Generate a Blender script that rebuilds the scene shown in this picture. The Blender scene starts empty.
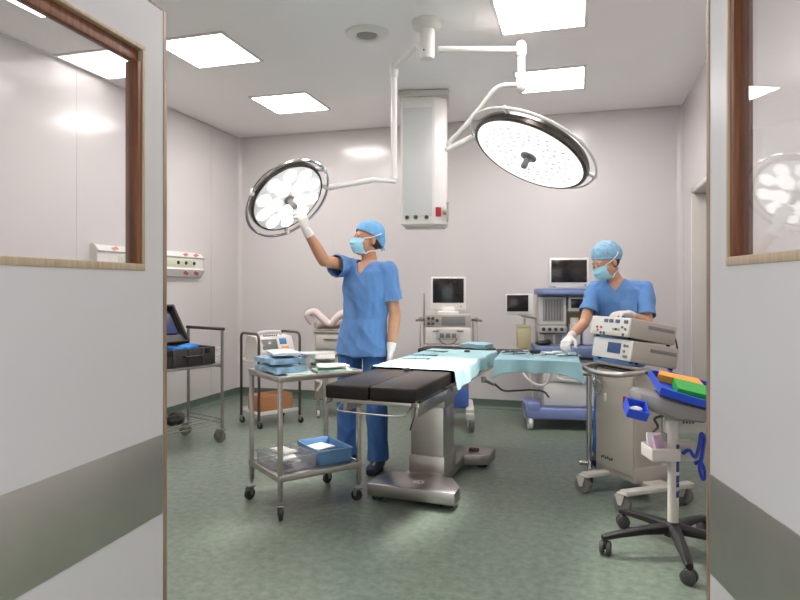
import bpy, bmesh, math, random
from mathutils import Vector, Matrix, noise
random.seed(7)
R_ = math.radians
PI = math.pi
SC = bpy.context.scene
COL = SC.collection
YAW = R_(16.1)
CY, SY = math.cos(YAW), math.sin(YAW)
def cr(X, Y):
    """a point given as metres right of / ahead of the doorway viewpoint -> room coordinates"""
    return (CY*X - SY*Y, SY*X + CY*Y)

# ------------------------------------------------------------------ materials
def lin(c):
    return tuple(((v/255)/12.92 if v/255 <= .04045 else ((v/255+.055)/1.055)**2.4) for v in c)
MATS = {}
def mat(name, col, rough=.5, metal=0., var=0., scale=8., bump=0., bscale=60., spec=.5, coat=0., alpha=1., stretch=None, sss=0., sheen=0.):
    if name in MATS: return MATS[name]
    m = bpy.data.materials.new(name); m.use_nodes = True
    nt = m.node_tree; b = nt.nodes['Principled BSDF']
    L = lin(col)
    b.inputs['Base Color'].default_value = (*L, 1)
    b.inputs['Roughness'].default_value = rough
    b.inputs['Metallic'].default_value = metal
    b.inputs['Specular IOR Level'].default_value = spec
    b.inputs['Coat Weight'].default_value = coat
    b.inputs['Alpha'].default_value = alpha
    if sheen: b.inputs['Sheen Weight'].default_value = sheen
    if sss:
        b.inputs['Subsurface Weight'].default_value = sss
        b.inputs['Subsurface Radius'].default_value = (.02, .008, .005)
        b.inputs['Subsurface Scale'].default_value = .5
    tc = nt.nodes.new('ShaderNodeTexCoord')
    vec = tc.outputs['Object']
    if stretch:
        mp = nt.nodes.new('ShaderNodeMapping'); mp.inputs['Scale'].default_value = stretch
        nt.links.new(vec, mp.inputs['Vector']); vec = mp.outputs['Vector']
    if var:
        n = nt.nodes.new('ShaderNodeTexNoise'); n.inputs['Scale'].default_value = scale; n.inputs['Detail'].default_value = 6
        nt.links.new(vec, n.inputs['Vector'])
        r = nt.nodes.new('ShaderNodeValToRGB')
        r.color_ramp.elements[0].position = .3; r.color_ramp.elements[1].position = .7
        r.color_ramp.elements[0].color = (*[max(0, v*(1-var)) for v in L], 1)
        r.color_ramp.elements[1].color = (*[min(1, v*(1+var)) for v in L], 1)
        nt.links.new(n.outputs['Fac'], r.inputs['Fac']); nt.links.new(r.outputs['Color'], b.inputs['Base Color'])
    if bump:
        n = nt.nodes.new('ShaderNodeTexNoise'); n.inputs['Scale'].default_value = bscale; n.inputs['Detail'].default_value = 4
        nt.links.new(vec, n.inputs['Vector'])
        bp = nt.nodes.new('ShaderNodeBump'); bp.inputs['Strength'].default_value = bump; bp.inputs['Distance'].default_value = .01
        nt.links.new(n.outputs['Fac'], bp.inputs['Height']); nt.links.new(bp.outputs['Normal'], b.inputs['Normal'])
    MATS[name] = m
    return m
def emit(name, col, strength):
    if name in MATS: return MATS[name]
    m = bpy.data.materials.new(name); m.use_nodes = True
    b = m.node_tree.nodes['Principled BSDF']
    b.inputs['Base Color'].default_value = (.8, .8, .8, 1)
    b.inputs['Emission Color'].default_value = (*lin(col), 1)
    b.inputs['Emission Strength'].default_value = strength
    MATS[name] = m
    return m
def glass(name, col=(250, 250, 250), ior=1.5, rough=.0, haze=0., hazecol=(240, 236, 234)):
    m = bpy.data.materials.new(name); m.use_nodes = True
    nt = m.node_tree; nt.nodes.clear()
    out = nt.nodes.new('ShaderNodeOutputMaterial')
    tr = nt.nodes.new('ShaderNodeBsdfTransparent'); tr.inputs[0].default_value = (*lin(col), 1)
    gl = nt.nodes.new('ShaderNodeBsdfGlossy'); gl.inputs['Roughness'].default_value = rough
    fr = nt.nodes.new('ShaderNodeFresnel'); geo = nt.nodes.new('ShaderNodeNewGeometry'); mr = nt.nodes.new('ShaderNodeMapRange')
    mr.inputs['To Min'].default_value = ior; mr.inputs['To Max'].default_value = 1/ior
    nt.links.new(geo.outputs['Backfacing'], mr.inputs['Value']); nt.links.new(mr.outputs[0], fr.inputs[0])
    mx = nt.nodes.new('ShaderNodeMixShader')
    src = tr.outputs[0]
    if haze:
        df = nt.nodes.new('ShaderNodeBsdfDiffuse'); df.inputs[0].default_value = (*lin(hazecol), 1)
        m2 = nt.nodes.new('ShaderNodeMixShader'); m2.inputs[0].default_value = haze
        nt.links.new(tr.outputs[0], m2.inputs[1]); nt.links.new(df.outputs[0], m2.inputs[2]); src = m2.outputs[0]
    nt.links.new(fr.outputs[0], mx.inputs[0]); nt.links.new(src, mx.inputs[1]); nt.links.new(gl.outputs[0], mx.inputs[2])
    nt.links.new(mx.outputs[0], out.inputs[0])
    MATS[name] = m
    return m
def wood(name, c1, c2, rough=.45):
    m = bpy.data.materials.new(name); m.use_nodes = True
    nt = m.node_tree; b = nt.nodes['Principled BSDF']; b.inputs['Roughness'].default_value = rough
    tc = nt.nodes.new('ShaderNodeTexCoord'); mp = nt.nodes.new('ShaderNodeMapping'); mp.inputs['Scale'].default_value = (60, 60, 3)
    n = nt.nodes.new('ShaderNodeTexNoise'); n.inputs['Scale'].default_value = 1.5; n.inputs['Detail'].default_value = 5
    r = nt.nodes.new('ShaderNodeValToRGB'); r.color_ramp.elements[0].color = (*lin(c1), 1); r.color_ramp.elements[1].color = (*lin(c2), 1)
    r.color_ramp.elements[0].position = .3; r.color_ramp.elements[1].position = .7
    nt.links.new(tc.outputs['Object'], mp.inputs[0]); nt.links.new(mp.outputs[0], n.inputs['Vector'])
    nt.links.new(n.outputs['Fac'], r.inputs[0]); nt.links.new(r.outputs[0], b.inputs['Base Color'])
    MATS[name] = m
    return m
def floor_mat():
    m = bpy.data.materials.new('vinyl_floor'); m.use_nodes = True
    nt = m.node_tree; b = nt.nodes['Principled BSDF']
    b.inputs['Roughness'].default_value = .3; b.inputs['Specular IOR Level'].default_value = .4
    tc = nt.nodes.new('ShaderNodeTexCoord')
    n1 = nt.nodes.new('ShaderNodeTexNoise'); n1.inputs['Scale'].default_value = 22; n1.inputs['Detail'].default_value = 8; n1.inputs['Roughness'].default_value = .7
    n2 = nt.nodes.new('ShaderNodeTexNoise'); n2.inputs['Scale'].default_value = 2.2; n2.inputs['Detail'].default_value = 3
    for n in (n1, n2): nt.links.new(tc.outputs['Object'], n.inputs['Vector'])
    r = nt.nodes.new('ShaderNodeValToRGB'); e = r.color_ramp.elements
    e[0].position = .32; e[1].position = .68
    e[0].color = (*lin((101, 115, 102)), 1); e[1].color = (*lin((140, 150, 136)), 1)
    mx = nt.nodes.new('ShaderNodeMix'); mx.data_type = 'RGBA'; mx.blend_type = 'MULTIPLY'; mx.inputs[0].default_value = .5
    r2 = nt.nodes.new('ShaderNodeValToRGB'); r2.color_ramp.elements[0].color = (.72, .76, .73, 1); r2.color_ramp.elements[1].color = (1, 1, 1, 1)
    nt.links.new(n1.outputs['Fac'], r.inputs[0]); nt.links.new(n2.outputs['Fac'], r2.inputs[0])
    nt.links.new(r.outputs[0], mx.inputs[6]); nt.links.new(r2.outputs[0], mx.inputs[7]); nt.links.new(mx.outputs[2], b.inputs['Base Color'])
    bp = nt.nodes.new('ShaderNodeBump'); bp.inputs['Strength'].default_value = .06; bp.inputs['Distance'].default_value = .01
    nt.links.new(n1.outputs['Fac'], bp.inputs['Height']); nt.links.new(bp.outputs['Normal'], b.inputs['Normal'])
    MATS['floor'] = m
    return m

M_WALL = mat('wall_panel', (210, 204, 203), .17, var=.015, scale=1.5, bump=.02, bscale=2.5, spec=.5)
M_CEIL = mat('ceiling_paint', (243, 239, 238), .6, var=.01, scale=2)
M_FLOOR = floor_mat()
M_COVE = mat('cove_vinyl', (92, 108, 96), .35, var=.06, scale=20)
M_DOOR = mat('door_laminate', (205, 202, 202), .3, var=.012, scale=1.5, bump=.02, bscale=3)
M_STEEL = mat('brushed_steel', (196, 190, 183), .36, 1., var=.05, scale=3, bump=.04, bscale=40, stretch=(1, 1, 30))
M_STEELD = mat('dull_steel', (164, 161, 157), .42, 1., var=.06, scale=12)
M_BAND = mat('kick_steel', (196, 194, 186), .42, 1., var=.07, scale=5, bump=.04, bscale=4)
M_CHROME = mat('chrome', (205, 203, 200), .14, 1.)
M_TUBE = mat('dark_tube', (96, 88, 84), .35, .7)
M_OAK = wood('oak_lipping', (168, 146, 118), (190, 170, 142))
M_BROWN = wood('brown_wood', (104, 60, 38), (148, 92, 60))
M_EDGE = wood('door_edge', (120, 98, 82), (160, 136, 116))
M_WHITE = mat('white_plastic', (226, 222, 217), .35, var=.01)
M_WHITED = mat('off_white_plastic', (204, 198, 190), .4, var=.02)
M_BEIGE = mat('beige_metal', (176, 168, 158), .38, var=.03, scale=4)
M_GREY = mat('grey_plastic', (128, 126, 124), .4, var=.03)
M_DGREY = mat('dark_grey_plastic', (66, 64, 63), .45, var=.05)
M_BLACK = mat('black_plastic', (26, 25, 25), .42, var=.05)
M_RUBBER = mat('rubber', (44, 43, 43), .6, var=.08)
M_WHEEL = mat('grey_wheel', (120, 117, 112), .5, var=.06)
M_SCREEN = mat('dark_screen', (36, 30, 28), .16, var=.1, scale=4)
M_LCD = mat('grey_lcd', (116, 118, 112), .2)
M_CUSHION = mat('black_upholstery', (33, 25, 22), .46, var=.08, scale=10, bump=.05, bscale=90, spec=.3)
M_DRAPE = mat('teal_drape', (176, 214, 218), .75, var=.05, scale=7, bump=.25, bscale=14, spec=.2)
M_DRAPE2 = mat('teal_cloth', (152, 190, 198), .75, var=.06, scale=9, bump=.25, bscale=16, spec=.2)
M_SCRUB = mat('scrub_fabric', (98, 139, 194), .8, var=.05, scale=9, bump=.45, bscale=11, spec=.15, sheen=.15)
M_SCRUBD = mat('scrub_trouser_fabric', (80, 120, 182), .8, var=.07, scale=8, bump=.45, bscale=10, spec=.15)
M_SKIN = mat('skin', (196, 142, 112), .5, var=.05, scale=14, sss=.15)
M_SKIN2 = mat('skin_light', (208, 158, 128), .5, var=.05, scale=14, sss=.15)
M_CAP = mat('blue_cap_fabric', (112, 168, 216), .8, var=.06, scale=30, bump=.5, bscale=24)
M_CAP2 = mat('pale_blue_cap_fabric', (132, 172, 200), .75, var=.16, scale=42, bump=.6, bscale=30)
M_MASK = mat('mask_fabric', (160, 212, 232), .8, bump=.2, bscale=50)
M_STRAP = mat('white_strap', (232, 236, 238), .7)
M_GLOVE = mat('white_latex', (230, 224, 220), .5, var=.03, scale=20)
M_HAIR = mat('dark_hair', (48, 36, 30), .6)
M_EYE = mat('eye', (40, 30, 26), .2)
M_SHOE = mat('navy_shoe', (38, 40, 66), .5, var=.1)
M_BLUE = mat('blue_plastic', (44, 84, 214), .35, var=.05)
M_BLUEP = mat('blue_pack', (146, 182, 208), .28, var=.28, scale=18, bump=.4, bscale=25)
M_BLUET = mat('blue_tray_plastic', (112, 156, 200), .35, var=.06)
M_MAUVE = mat('mauve_blue_paint', (132, 146, 196), .4, var=.03)
M_SLATE = mat('slate_blue_paint', (112, 128, 164), .4, var=.03)
M_GREEN = mat('green_plastic', (38, 168, 64), .4)
M_ORANGE = mat('orange_plastic', (238, 158, 58), .45)
M_CARD = mat('cardboard', (184, 128, 88), .8, var=.06, scale=12)
M_PAPER = mat('white_paper', (236, 234, 230), .8, var=.03, scale=15)
M_GREENC = mat('pale_green_cloth', (176, 212, 194), .8, var=.05, scale=16, bump=.3, bscale=30)
M_PINK = mat('pink_paper', (216, 178, 204), .8, var=.06, scale=30)
M_RED = mat('red_plastic', (172, 30, 34), .4)
M_ROSE = mat('faded_red_label', (196, 112, 112), .6)
M_YELLOW = mat('yellowed_plastic', (190, 180, 142), .4, var=.05)
M_PANELGREEN = mat('pale_green_strip', (206, 212, 186), .5)
M_CLEAR = glass('clear_plastic', (238, 240, 240), 1.45, .03, haze=.22)
M_CLEARB = glass('frosted_plastic', (240, 241, 242), 1.45, .05, haze=.16, hazecol=(235, 236, 238))
M_GLASS = glass('door_glass', (247, 247, 247), 1.5, .0, haze=.05)
M_LIGHT = emit('ceiling_panel_light', (255, 251, 249), 13.)
M_LIGHT2 = emit('dim_panel_light', (255, 251, 249), 2.2)
M_LED = emit('lamp_face_light', (255, 252, 248), .55)
M_LENS = emit('lamp_lens_light', (255, 254, 252), 1.5)
M_LENSD = emit('lamp_face_dim', (255, 240, 238), .13)
M_LENSC = emit('lens_dimple', (250, 250, 255), .12)

# ------------------------------------------------------------------ mesh builder
class MB:
    def __init__(s): s.bm = bmesh.new()
    def _add(s, verts, M):
        if M is not None: bmesh.ops.transform(s.bm, matrix=M, verts=verts)
    def box(s, c, d, bev=0., rot=None, seg=2):
        t = bmesh.new()
        bmesh.ops.create_cube(t, size=1)
        bmesh.ops.scale(t, vec=Vector(d), verts=t.verts)
        if bev > 0:
            bmesh.ops.bevel(t, geom=list(t.edges), offset=min(bev, .49*min(d)), segments=seg, profile=.5, affect='EDGES')
        M = Matrix.Translation(Vector(c)) @ (rot.to_4x4() if rot is not None else Matrix.Identity(4))
        s.merge(t, M); return s
    def merge(s, t, M=None):
        if M is not None: bmesh.ops.transform(t, matrix=M, verts=t.verts)
        me = bpy.data.meshes.new('tmp'); t.to_mesh(me); t.free(); s.bm.from_mesh(me); bpy.data.meshes.remove(me)
    def loft(s, rings, closed=False, caps=True):
        """rings: list of lists of points, all the same length"""
        bm = s.bm; V = [[bm.verts.new(p) for p in r] for r in rings]
        n = len(V[0]); m = len(V)
        for i in range(m if closed else m-1):
            a, b = V[i], V[(i+1) % m]
            for j in range(n):
                bm.faces.new((a[j], a[(j+1) % n], b[(j+1) % n], b[j]))
        if caps and not closed:
            bm.faces.new(V[0][::-1]); bm.faces.new(V[-1])
        return s
    def tube(s, pts, r, n=10, closed=False, caps=True):
        pts = [Vector(p) for p in pts]; m = len(pts)
        rr = r if isinstance(r, (list, tuple)) else [r]*m
        rings = []; up = None
        for i, p in enumerate(pts):
            a = pts[(i-1) % m] if (closed or i) else p
            b = pts[(i+1) % m] if (closed or i < m-1) else p
            d = (b-a).normalized()
            if up is None:
                up = Vector((0, 0, 1)) if abs(d.z) < .9 else Vector((1, 0, 0))
            u = (up - d*up.dot(d)).normalized(); up = u; v = d.cross(u)
            rings.append([p + (u*math.cos(2*PI*k/n) + v*math.sin(2*PI*k/n))*rr[i] for k in range(n)])
        return s.loft(rings, closed, caps)
    def cyl(s, a, b, r, r2=None, n=16): return s.tube([a, b], [r, r if r2 is None else r2], n)
    def lathe(s, prof, n=32, M=None, caps=True):
        rings = [[Vector((r*math.cos(2*PI*k/n), r*math.sin(2*PI*k/n), z)) for k in range(n)] for r, z in prof]
        if M is not None: rings = [[M @ p for p in q] for q in rings]
        return s.loft(rings, False, caps)
    def prism(s, pts, z0, z1, bev=0., M=None):
        t = bmesh.new()
        vs = [t.verts.new((x, y, z0)) for x, y in pts]; f = t.faces.new(vs)
        r = bmesh.ops.extrude_face_region(t, geom=[f])
        bmesh.ops.translate(t, vec=(0, 0, z1-z0), verts=[v for v in r['geom'] if isinstance(v, bmesh.types.BMVert)])
        bmesh.ops.recalc_face_normals(t, faces=t.faces)
        if bev > 0: bmesh.ops.bevel(t, geom=list(t.edges), offset=bev, segments=2, profile=.5, affect='EDGES')
        s.merge(t, M); return s
    def ball(s, c, r, M=None, n=14):
        t = bmesh.new(); bmesh.ops.create_uvsphere(t, u_segments=n, v_segments=max(6, n//2+2), radius=1)
        rr = (r, r, r) if not isinstance(r, (tuple, list)) else r
        T = Matrix.Translation(Vector(c)) @ (M.to_4x4() if M is not None else Matrix.Identity(4)) @ Matrix.Diagonal((*rr, 1))
        s.merge(t, T); return s
    def caps(s, a, b, ra, rb, n=14):
        """tapered capsule for bodies"""
        a, b = Vector(a), Vector(b)
        d = (b-a).normalized()
        pts = []; rr = []
        for k in (80, 55, 28): pts.append(a - d*ra*math.sin(R_(k))); rr.append(ra*math.cos(R_(k)))
        pts.append(a); rr.append(ra); pts.append(b); rr.append(rb)
        for k in (28, 55, 80): pts.append(b + d*rb*math.sin(R_(k))); rr.append(rb*math.cos(R_(k)))
        return s.tube(pts, rr, n)
    def eloft(s, rings, n=24, pw=2.3):
        """rings: (centre, half-width vector, half-depth vector); super-elliptic sections"""
        out = []
        for c, a, b in rings:
            c, a, b = Vector(c), Vector(a), Vector(b); q = []
            for k in range(n):
                t = 2*PI*k/n; ct, st = math.cos(t), math.sin(t)
                q.append(c + a*math.copysign(abs(ct)**(2/pw), ct) + b*math.copysign(abs(st)**(2/pw), st))
            out.append(q)
        return s.loft(out)
    def mesh(s, name, sharp=35):
        bmesh.ops.recalc_face_normals(s.bm, faces=s.bm.faces)
        me = bpy.data.meshes.new(name); s.bm.to_mesh(me); s.bm.free()
        me.shade_smooth()
        if sharp: me.set_sharp_from_angle(angle=R_(sharp))
        return me
def link(name, me, m, parent=None):
    o = bpy.data.objects.new(name, me); COL.objects.link(o)
    if m is not None: me.materials.append(m)
    if parent is not None: o.parent = parent
    return o
def P(name, mb, m, parent=None, label=None):
    o = link(name, mb.mesh(name), m, parent)
    if label: o['label'] = label
    return o
def S(name, mb, m, parent=None):
    o = P(name, mb, m, parent)
    if parent is None: o['kind'] = 'structure'
    return o
def tag(o, label, cat, group=None):
    o['label'] = label; o['category'] = cat
    if group: o['group'] = group
    return o
def T(name, label, cat, loc, rot=0., group=None):
    o = bpy.data.objects.new(name, None); COL.objects.link(o)
    o.empty_display_size = .1
    o.location = loc; o.rotation_euler = (0, 0, rot)
    return tag(o, label, cat, group)
def solo(name, mb, m, label, cat, loc=(0, 0, 0), rot=0., group=None):
    o = P(name, mb, m); o.location = loc; o.rotation_euler = (0, 0, rot)
    return tag(o, label, cat, group)
def remesh(mb, voxel, smooth=3, dec=None):
    me = mb.mesh('tmp', 0)
    o = bpy.data.objects.new('tmp', me); COL.objects.link(o)
    r = o.modifiers.new('r', 'REMESH'); r.mode = 'VOXEL'; r.voxel_size = voxel; r.use_smooth_shade = True
    if smooth:
        q = o.modifiers.new('s', 'SMOOTH'); q.iterations = smooth; q.factor = .5
    dg = bpy.context.evaluated_depsgraph_get(); dg.update()
    out = bpy.data.meshes.new_from_object(o.evaluated_get(dg))
    bpy.data.objects.remove(o); bpy.data.meshes.remove(me)
    out.materials.clear(); out.shade_smooth()
    return out
def XF(p, d):
    """matrix: local z along d, at p"""
    d = Vector(d).normalized()
    return Matrix.Translation(Vector(p)) @ d.to_track_quat('Z', 'Y').to_matrix().to_4x4()

def caster(par, x, y, r=.045, w=.022, top=.14, ang=0., wm=None, fm=None):
    """fork and wheel below a leg"""
    wm = wm or M_WHEEL; fm = fm or M_STEELD
    ca, sa = math.cos(ang), math.sin(ang); off = r*.45
    cx, cy = x + ca*off, y + sa*off
    f = MB()
    f.cyl((x, y, top-.03), (x, y, top), .011, n=10)
    f.box((x+ca*off*.4, y+sa*off*.4, r*2+.005), (r*1.3, w*2.1, .012), .004, Matrix.Rotation(ang, 3, 'Z'))
    for s in (-1, 1):
        px, py = -sa*s*w*.95, ca*s*w*.95
        f.prism([(-r*.5, r*.95), (r*.6, r*.95), (r*.2, -r*.15), (-r*.2, -r*.15)], -.002, .002,
                M=Matrix.Translation((cx+px, cy+py, r)) @ Matrix.Rotation(ang, 4, 'Z') @ Matrix.Rotation(PI/2, 4, 'X'))
    c = P('caster', f, fm, par)
    g = MB(); M = Matrix.Translation((cx, cy, r)) @ Matrix.Rotation(ang, 4, 'Z') @ Matrix.Rotation(PI/2, 4, 'X')
    g.lathe([(r*.35, -w*.6), (r*.4, -w*.7), (r*.72, -w*.7), (r*.95, -w*.6), (r, -w*.3), (r, w*.3), (r*.95, w*.6), (r*.72, w*.7), (r*.4, w*.7), (r*.35, w*.6)], 20, M)
    P('wheel', g, wm, c)
    return c
def arc(c, r, a0, a1, n, plane='xz'):
    out = []
    for k in range(n+1):
        t = R_(a0 + (a1-a0)*k/n); u, v = r*math.cos(t), r*math.sin(t)
        out.append({'xz': (c[0]+u, c[1], c[2]+v), 'xy': (c[0]+u, c[1]+v, c[2]), 'yz': (c[0], c[1]+u, c[2]+v)}[plane])
    return out
def bez(p0, p1, p2, p3, n=14):
    p0, p1, p2, p3 = map(Vector, (p0, p1, p2, p3)); o = []
    for k in range(n+1):
        t = k/n; o.append(p0*(1-t)**3 + p1*3*t*(1-t)**2 + p2*3*t*t*(1-t) + p3*t**3)
    return o
def smoothpath(pts, n=6):
    pts = [Vector(p) for p in pts]; out = []
    for i in range(len(pts)-1):
        a = pts[i-1] if i else pts[i]*2-pts[i+1]
        b, c = pts[i], pts[i+1]
        d = pts[i+2] if i+2 < len(pts) else c*2-b
        for k in range(n):
            t = k/n
            out.append(.5*((2*b) + (c-a)*t + (2*a-5*b+4*c-d)*t*t + (3*b-a-3*c+d)*t**3))
    out.append(pts[-1]); return out

# ------------------------------------------------------------------ room shell
XL, XR, YB, ZC = -3.98, .97, 6.75, 3.12
YF = .70                                   # inner face of the front wall
S('floor', MB().box(((XL+XR)/2, 2.0, -.05), (XR-XL+1.2, 10.2, .1)), M_FLOOR)
S('ceiling', MB().box(((XL+XR)/2, 3.7, ZC+.05), (XR-XL+.4, 6.5, .1)), M_CEIL)
S('wall_left', MB().box((XL-.06, 3.7, ZC/2), (.12, 6.4, ZC)), M_WALL)
S('wall_back', MB().box(((XL+XR)/2, YB+.06, ZC/2), (XR-XL+.24, .12, ZC)), M_WALL)
w = MB()                                   # right wall with a doorway recess
DY0, DY1, DZ = 5.0, 6.14, 2.19
w.box((XR+.12, (DY1+6.87)/2, ZC/2), (.24, 6.87-DY1, ZC)).box((XR+.12, (.5+DY0)/2, ZC/2), (.24, DY0-.5, ZC)).box((XR+.12, (DY0+DY1)/2, (DZ+ZC)/2), (.24, DY1-DY0, ZC-DZ))
S('wall_right', w, M_WALL)
d3 = MB().box((XR+.20, (DY0+DY1)/2, DZ/2), (.04, DY1-DY0, DZ))
S('door_3', d3, M_DOOR)
f3 = MB()
for y in (DY0+.02, DY1-.02): f3.box((XR+.09, y, DZ/2), (.2, .04, DZ), .004)
f3.box((XR+.09, (DY0+DY1)/2, DZ-.02), (.2, DY1-DY0, .04), .004)
S('trim_1', f3, M_WHITED)
w = MB()                                   # front wall with the double doorway
HX0, HX1, DH = -1.16, .50, 2.12
w.box(((XL+HX0)/2, YF-.1, ZC/2), (HX0-XL, .2, ZC)).box(((HX1+XR)/2, YF-.1, ZC/2), (XR-HX1, .2, ZC)).box(((HX0+HX1)/2, YF-.1, (DH+.04+ZC)/2), (HX1-HX0, .2, ZC-DH-.04))
S('wall_front', w, M_WALL)
w = MB()
for x in (HX0+.012, HX1-.012): w.box((x, YF-.1, DH/2+.01), (.024, .23, DH+.02), .003)
w.box(((HX0+HX1)/2, YF-.1, DH+.028), (HX1-HX0, .23, .024), .003)
S('trim_2', w, M_EDGE)
def cove(name, a, b):
    """green vinyl turned up the wall, along a line in plan, wall on the left of a->b"""
    a, b = Vector((*a, 0)), Vector((*b, 0)); d = (b-a).normalized(); nrm = Vector((d.y, -d.x, 0))
    prof = [(0, 0)] + [(.035-.035*math.sin(R_(t)), .035-.035*math.cos(R_(t))) for t in (0, 25, 50, 75, 90)] + [(.003, .1), (0, .1)]
    rings = [[p + nrm*(u+.0005) + Vector((0, 0, v+.0005)) for u, v in prof] for p in (a, b)]
    S(name, MB().loft(rings), M_COVE)
cove('baseboard_left', (XL, .72), (XL, YB-.002))
cove('baseboard_back', (XL, YB), (XR, YB))
cove('baseboard_right', (XR, YB), (XR, DY1+.005))
w = MB()                                   # rounded vertical cove in the corners and hairline panel joints
for x, a0, a1 in ((XL, 90, 180), (XR, 0, 90)):
    cx = x + (.05 if x == XL else -.05); cyy = YB-.05
    o = arc((cx, cyy, 0), .049, a0, a1, 6, 'xy')
    r0 = [Vector((p[0], p[1], .1)) for p in o] + [Vector((x, YB, .1))]
    r1 = [Vector((p[0], p[1], ZC)) for p in o] + [Vector((x, YB, ZC))]
    w.loft([r0, r1])
S('trim_3', w, M_WALL)
w = MB()
for x in (-2.75, -1.55, -.32): w.box((x, YB-.0005, ZC/2+.05), (.005, .003, ZC-.1))
for y in (2.9, 4.2, 6.15): w.box((XL+.001, y, ZC/2+.05), (.003, .006, ZC-.1))
for x0, x1, y in ((XL, XR, YB-.006),): w.box(((x0+x1)/2, y, ZC-.006), (x1-x0, .012, .012))
w.box((XL+.006, 3.7, ZC-.006), (.012, 6.0, .012))
S('trim_4', w, M_WALL)

# ------------------------------------------------------------------ the two door leaves
def door_leaf(name, hinge, end, side):
    """side: +1 the leaf's thickness lies on the left of hinge->end"""
    h, e = Vector((*hinge, 0)), Vector((*end, 0)); d = (e-h).normalized(); Lw = .784
    root = link(name, None, None) if False else None
    ang = math.atan2(d.y, d.x)
    th = .045
    t0 = side*th/2
    def at(mb): return mb
    m = MB(); ztop = 2.098; fr = .10
    wx0, wx1, wz0, wz1 = .12, .70, 1.347, 1.963
    m.box((wx0/2, t0, ztop/2+.004), (wx0, th, ztop-.008))
    m.box(((wx1+Lw)/2, t0, ztop/2+.004), (Lw-wx1, th, ztop-.008))
    m.box(((wx0+wx1)/2, t0, wz0/2+.004), (wx1-wx0, th, wz0-.008))
    m.box(((wx0+wx1)/2, t0, (wz1+ztop)/2), (wx1-wx0, th, ztop-wz1))
    o = S(name, m, M_DOOR); o.location = (h.x, h.y, 0); o.rotation_euler = (0, 0, ang)
    o['label'] = 'pale grey door leaf with glazed upper half and steel band'
    ed = MB()                                                # wooden lipping round the leaf
    ed.box((Lw+.0085, t0, ztop/2+.004), (.018, th+.003, ztop-.004), .0015).box((Lw/2, t0, ztop+.003), (Lw, th+.003, .008), .0015)
    P('edge_trim', ed, M_EDGE, o, 'brown wooden lipping on the door edge')
    fw = .026
    br = MB()                                                # deep brown reveal
    gx0, gx1, gz0, gz1 = wx0+fw, wx1-fw, wz0+.019, wz1-.045
    for x0, x1 in ((wx0+.014, gx0), (gx1, wx1-.014)): br.box(((x0+x1)/2, t0, (wz0+wz1)/2), (x1-x0, th*.5, wz1-wz0-.03), .002)
    br.box(((wx0+wx1)/2, t0, (gz1+wz1-.012)/2), (wx1-wx0-.03, th*.5, wz1-.012-gz1), .002)
    for x in (gx0-.012, gx1+.012): br.box((x, t0, (gz0+gz1)/2), (.024, th*.9, gz1-gz0), .003)
    P('window_frame', br, M_BROWN, o, 'brown wooden frame around the glass')
    li = MB(); o2 = .004
    for x in (wx0+.005, wx1-.005): li.box((x, t0, (wz0+wz1)/2), (.010, th+o2, wz1-wz0), .002)
    for z, hh in ((wz0+.0095, .019), (wz1-.006, .012)): li.box(((wx0+wx1)/2, t0, z), (wx1-wx0, th+o2+.002, hh), .002)
    P('window_bead', li, M_OAK, o, 'pale oak bead along the window edge')
    P('pane', MB().box(((gx0+gx1)/2, t0, (gz0+gz1)/2), (gx1-gx0+.01, .008, gz1-gz0+.01)), M_GLASS, o, 'clear glass pane')
    k = MB(); k.box((Lw/2, t0-side*(th/2+.0012), .766), (Lw-.002, .0024, .226), .0008).box((Lw/2, t0+side*(th/2+.0012), .766), (Lw-.002, .0024, .226), .0008)
    P('kick_plate', k, M_BAND, o, 'brushed steel protection band')
    hg = MB()
    for z in (.25, 1.05, 1.85): hg.cyl((-.006, t0-side*th/2, z-.05), (-.006, t0-side*th/2, z+.05), .008, n=10)
    P('hinge', hg, M_STEEL, o)
door_leaf('door_1', (-1.1204, .759), (-1.1571, 1.560), 1)
door_leaf('door_2', (.4518, .797), (.2799, 1.5796), -1)

# ------------------------------------------------------------------ ceiling lights
def ceiling_light(x, y, label, m=None):
    t = T('ceiling_light', label, 'ceiling light', (x, y, ZC), 0, 'square ceiling lights')
    f = MB()
    for sx in (-1, 1):
        f.box((sx*.288, 0, -.006), (.024, .6, .012), .002); f.box((0, sx*.288, -.006), (.552, .024, .012), .002)
    P('frame', f, M_WHITE, t)
    P('diffuser', MB().box((0, 0, -.005), (.552, .552, .008)), m or M_LIGHT, t)
ceiling_light(-2.735, 4.20, 'square ceiling light nearest the edge of the left door leaf')
ceiling_light(-2.735, 5.61, 'square ceiling light above the reaching surgeon, near the back wall, left of the round vent')
ceiling_light(-.25, 4.22, 'square ceiling light at the top edge, right of the ceiling lamp mount')
ceiling_light(-.25, 5.61, 'square ceiling light behind the upright arm of the large right surgical lamp')
ceiling_light(-3.655, 4.23, 'square ceiling light wholly seen through the left door glass', M_LIGHT2)
ceiling_light(-3.19, 3.08, 'square ceiling light cut by the top left corner, behind the left door glass', M_LIGHT2)
ceiling_light(-.25, 2.72, 'square ceiling light out of frame above the right door leaf')
ceiling_light(-1.9, 1.9, 'square ceiling light out of frame just inside the doorway')

# round vent
t = T('ceiling_vent', 'round white ceiling vent with a grey centre', 'vent', (*cr(-.235, 4.46), ZC))
P('ring', MB().lathe([(.02, -.001), (.155, -.001), (.152, -.014), (.11, -.03), (.085, -.026), (.075, -.012), (.02, -.012)], 40), M_WHITE, t)
P('grille', MB().lathe([(.01, -.0125), (.074, -.0125), (.07, -.02), (.03, -.022), (.01, -.022)], 32), M_GREY, t)

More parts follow.
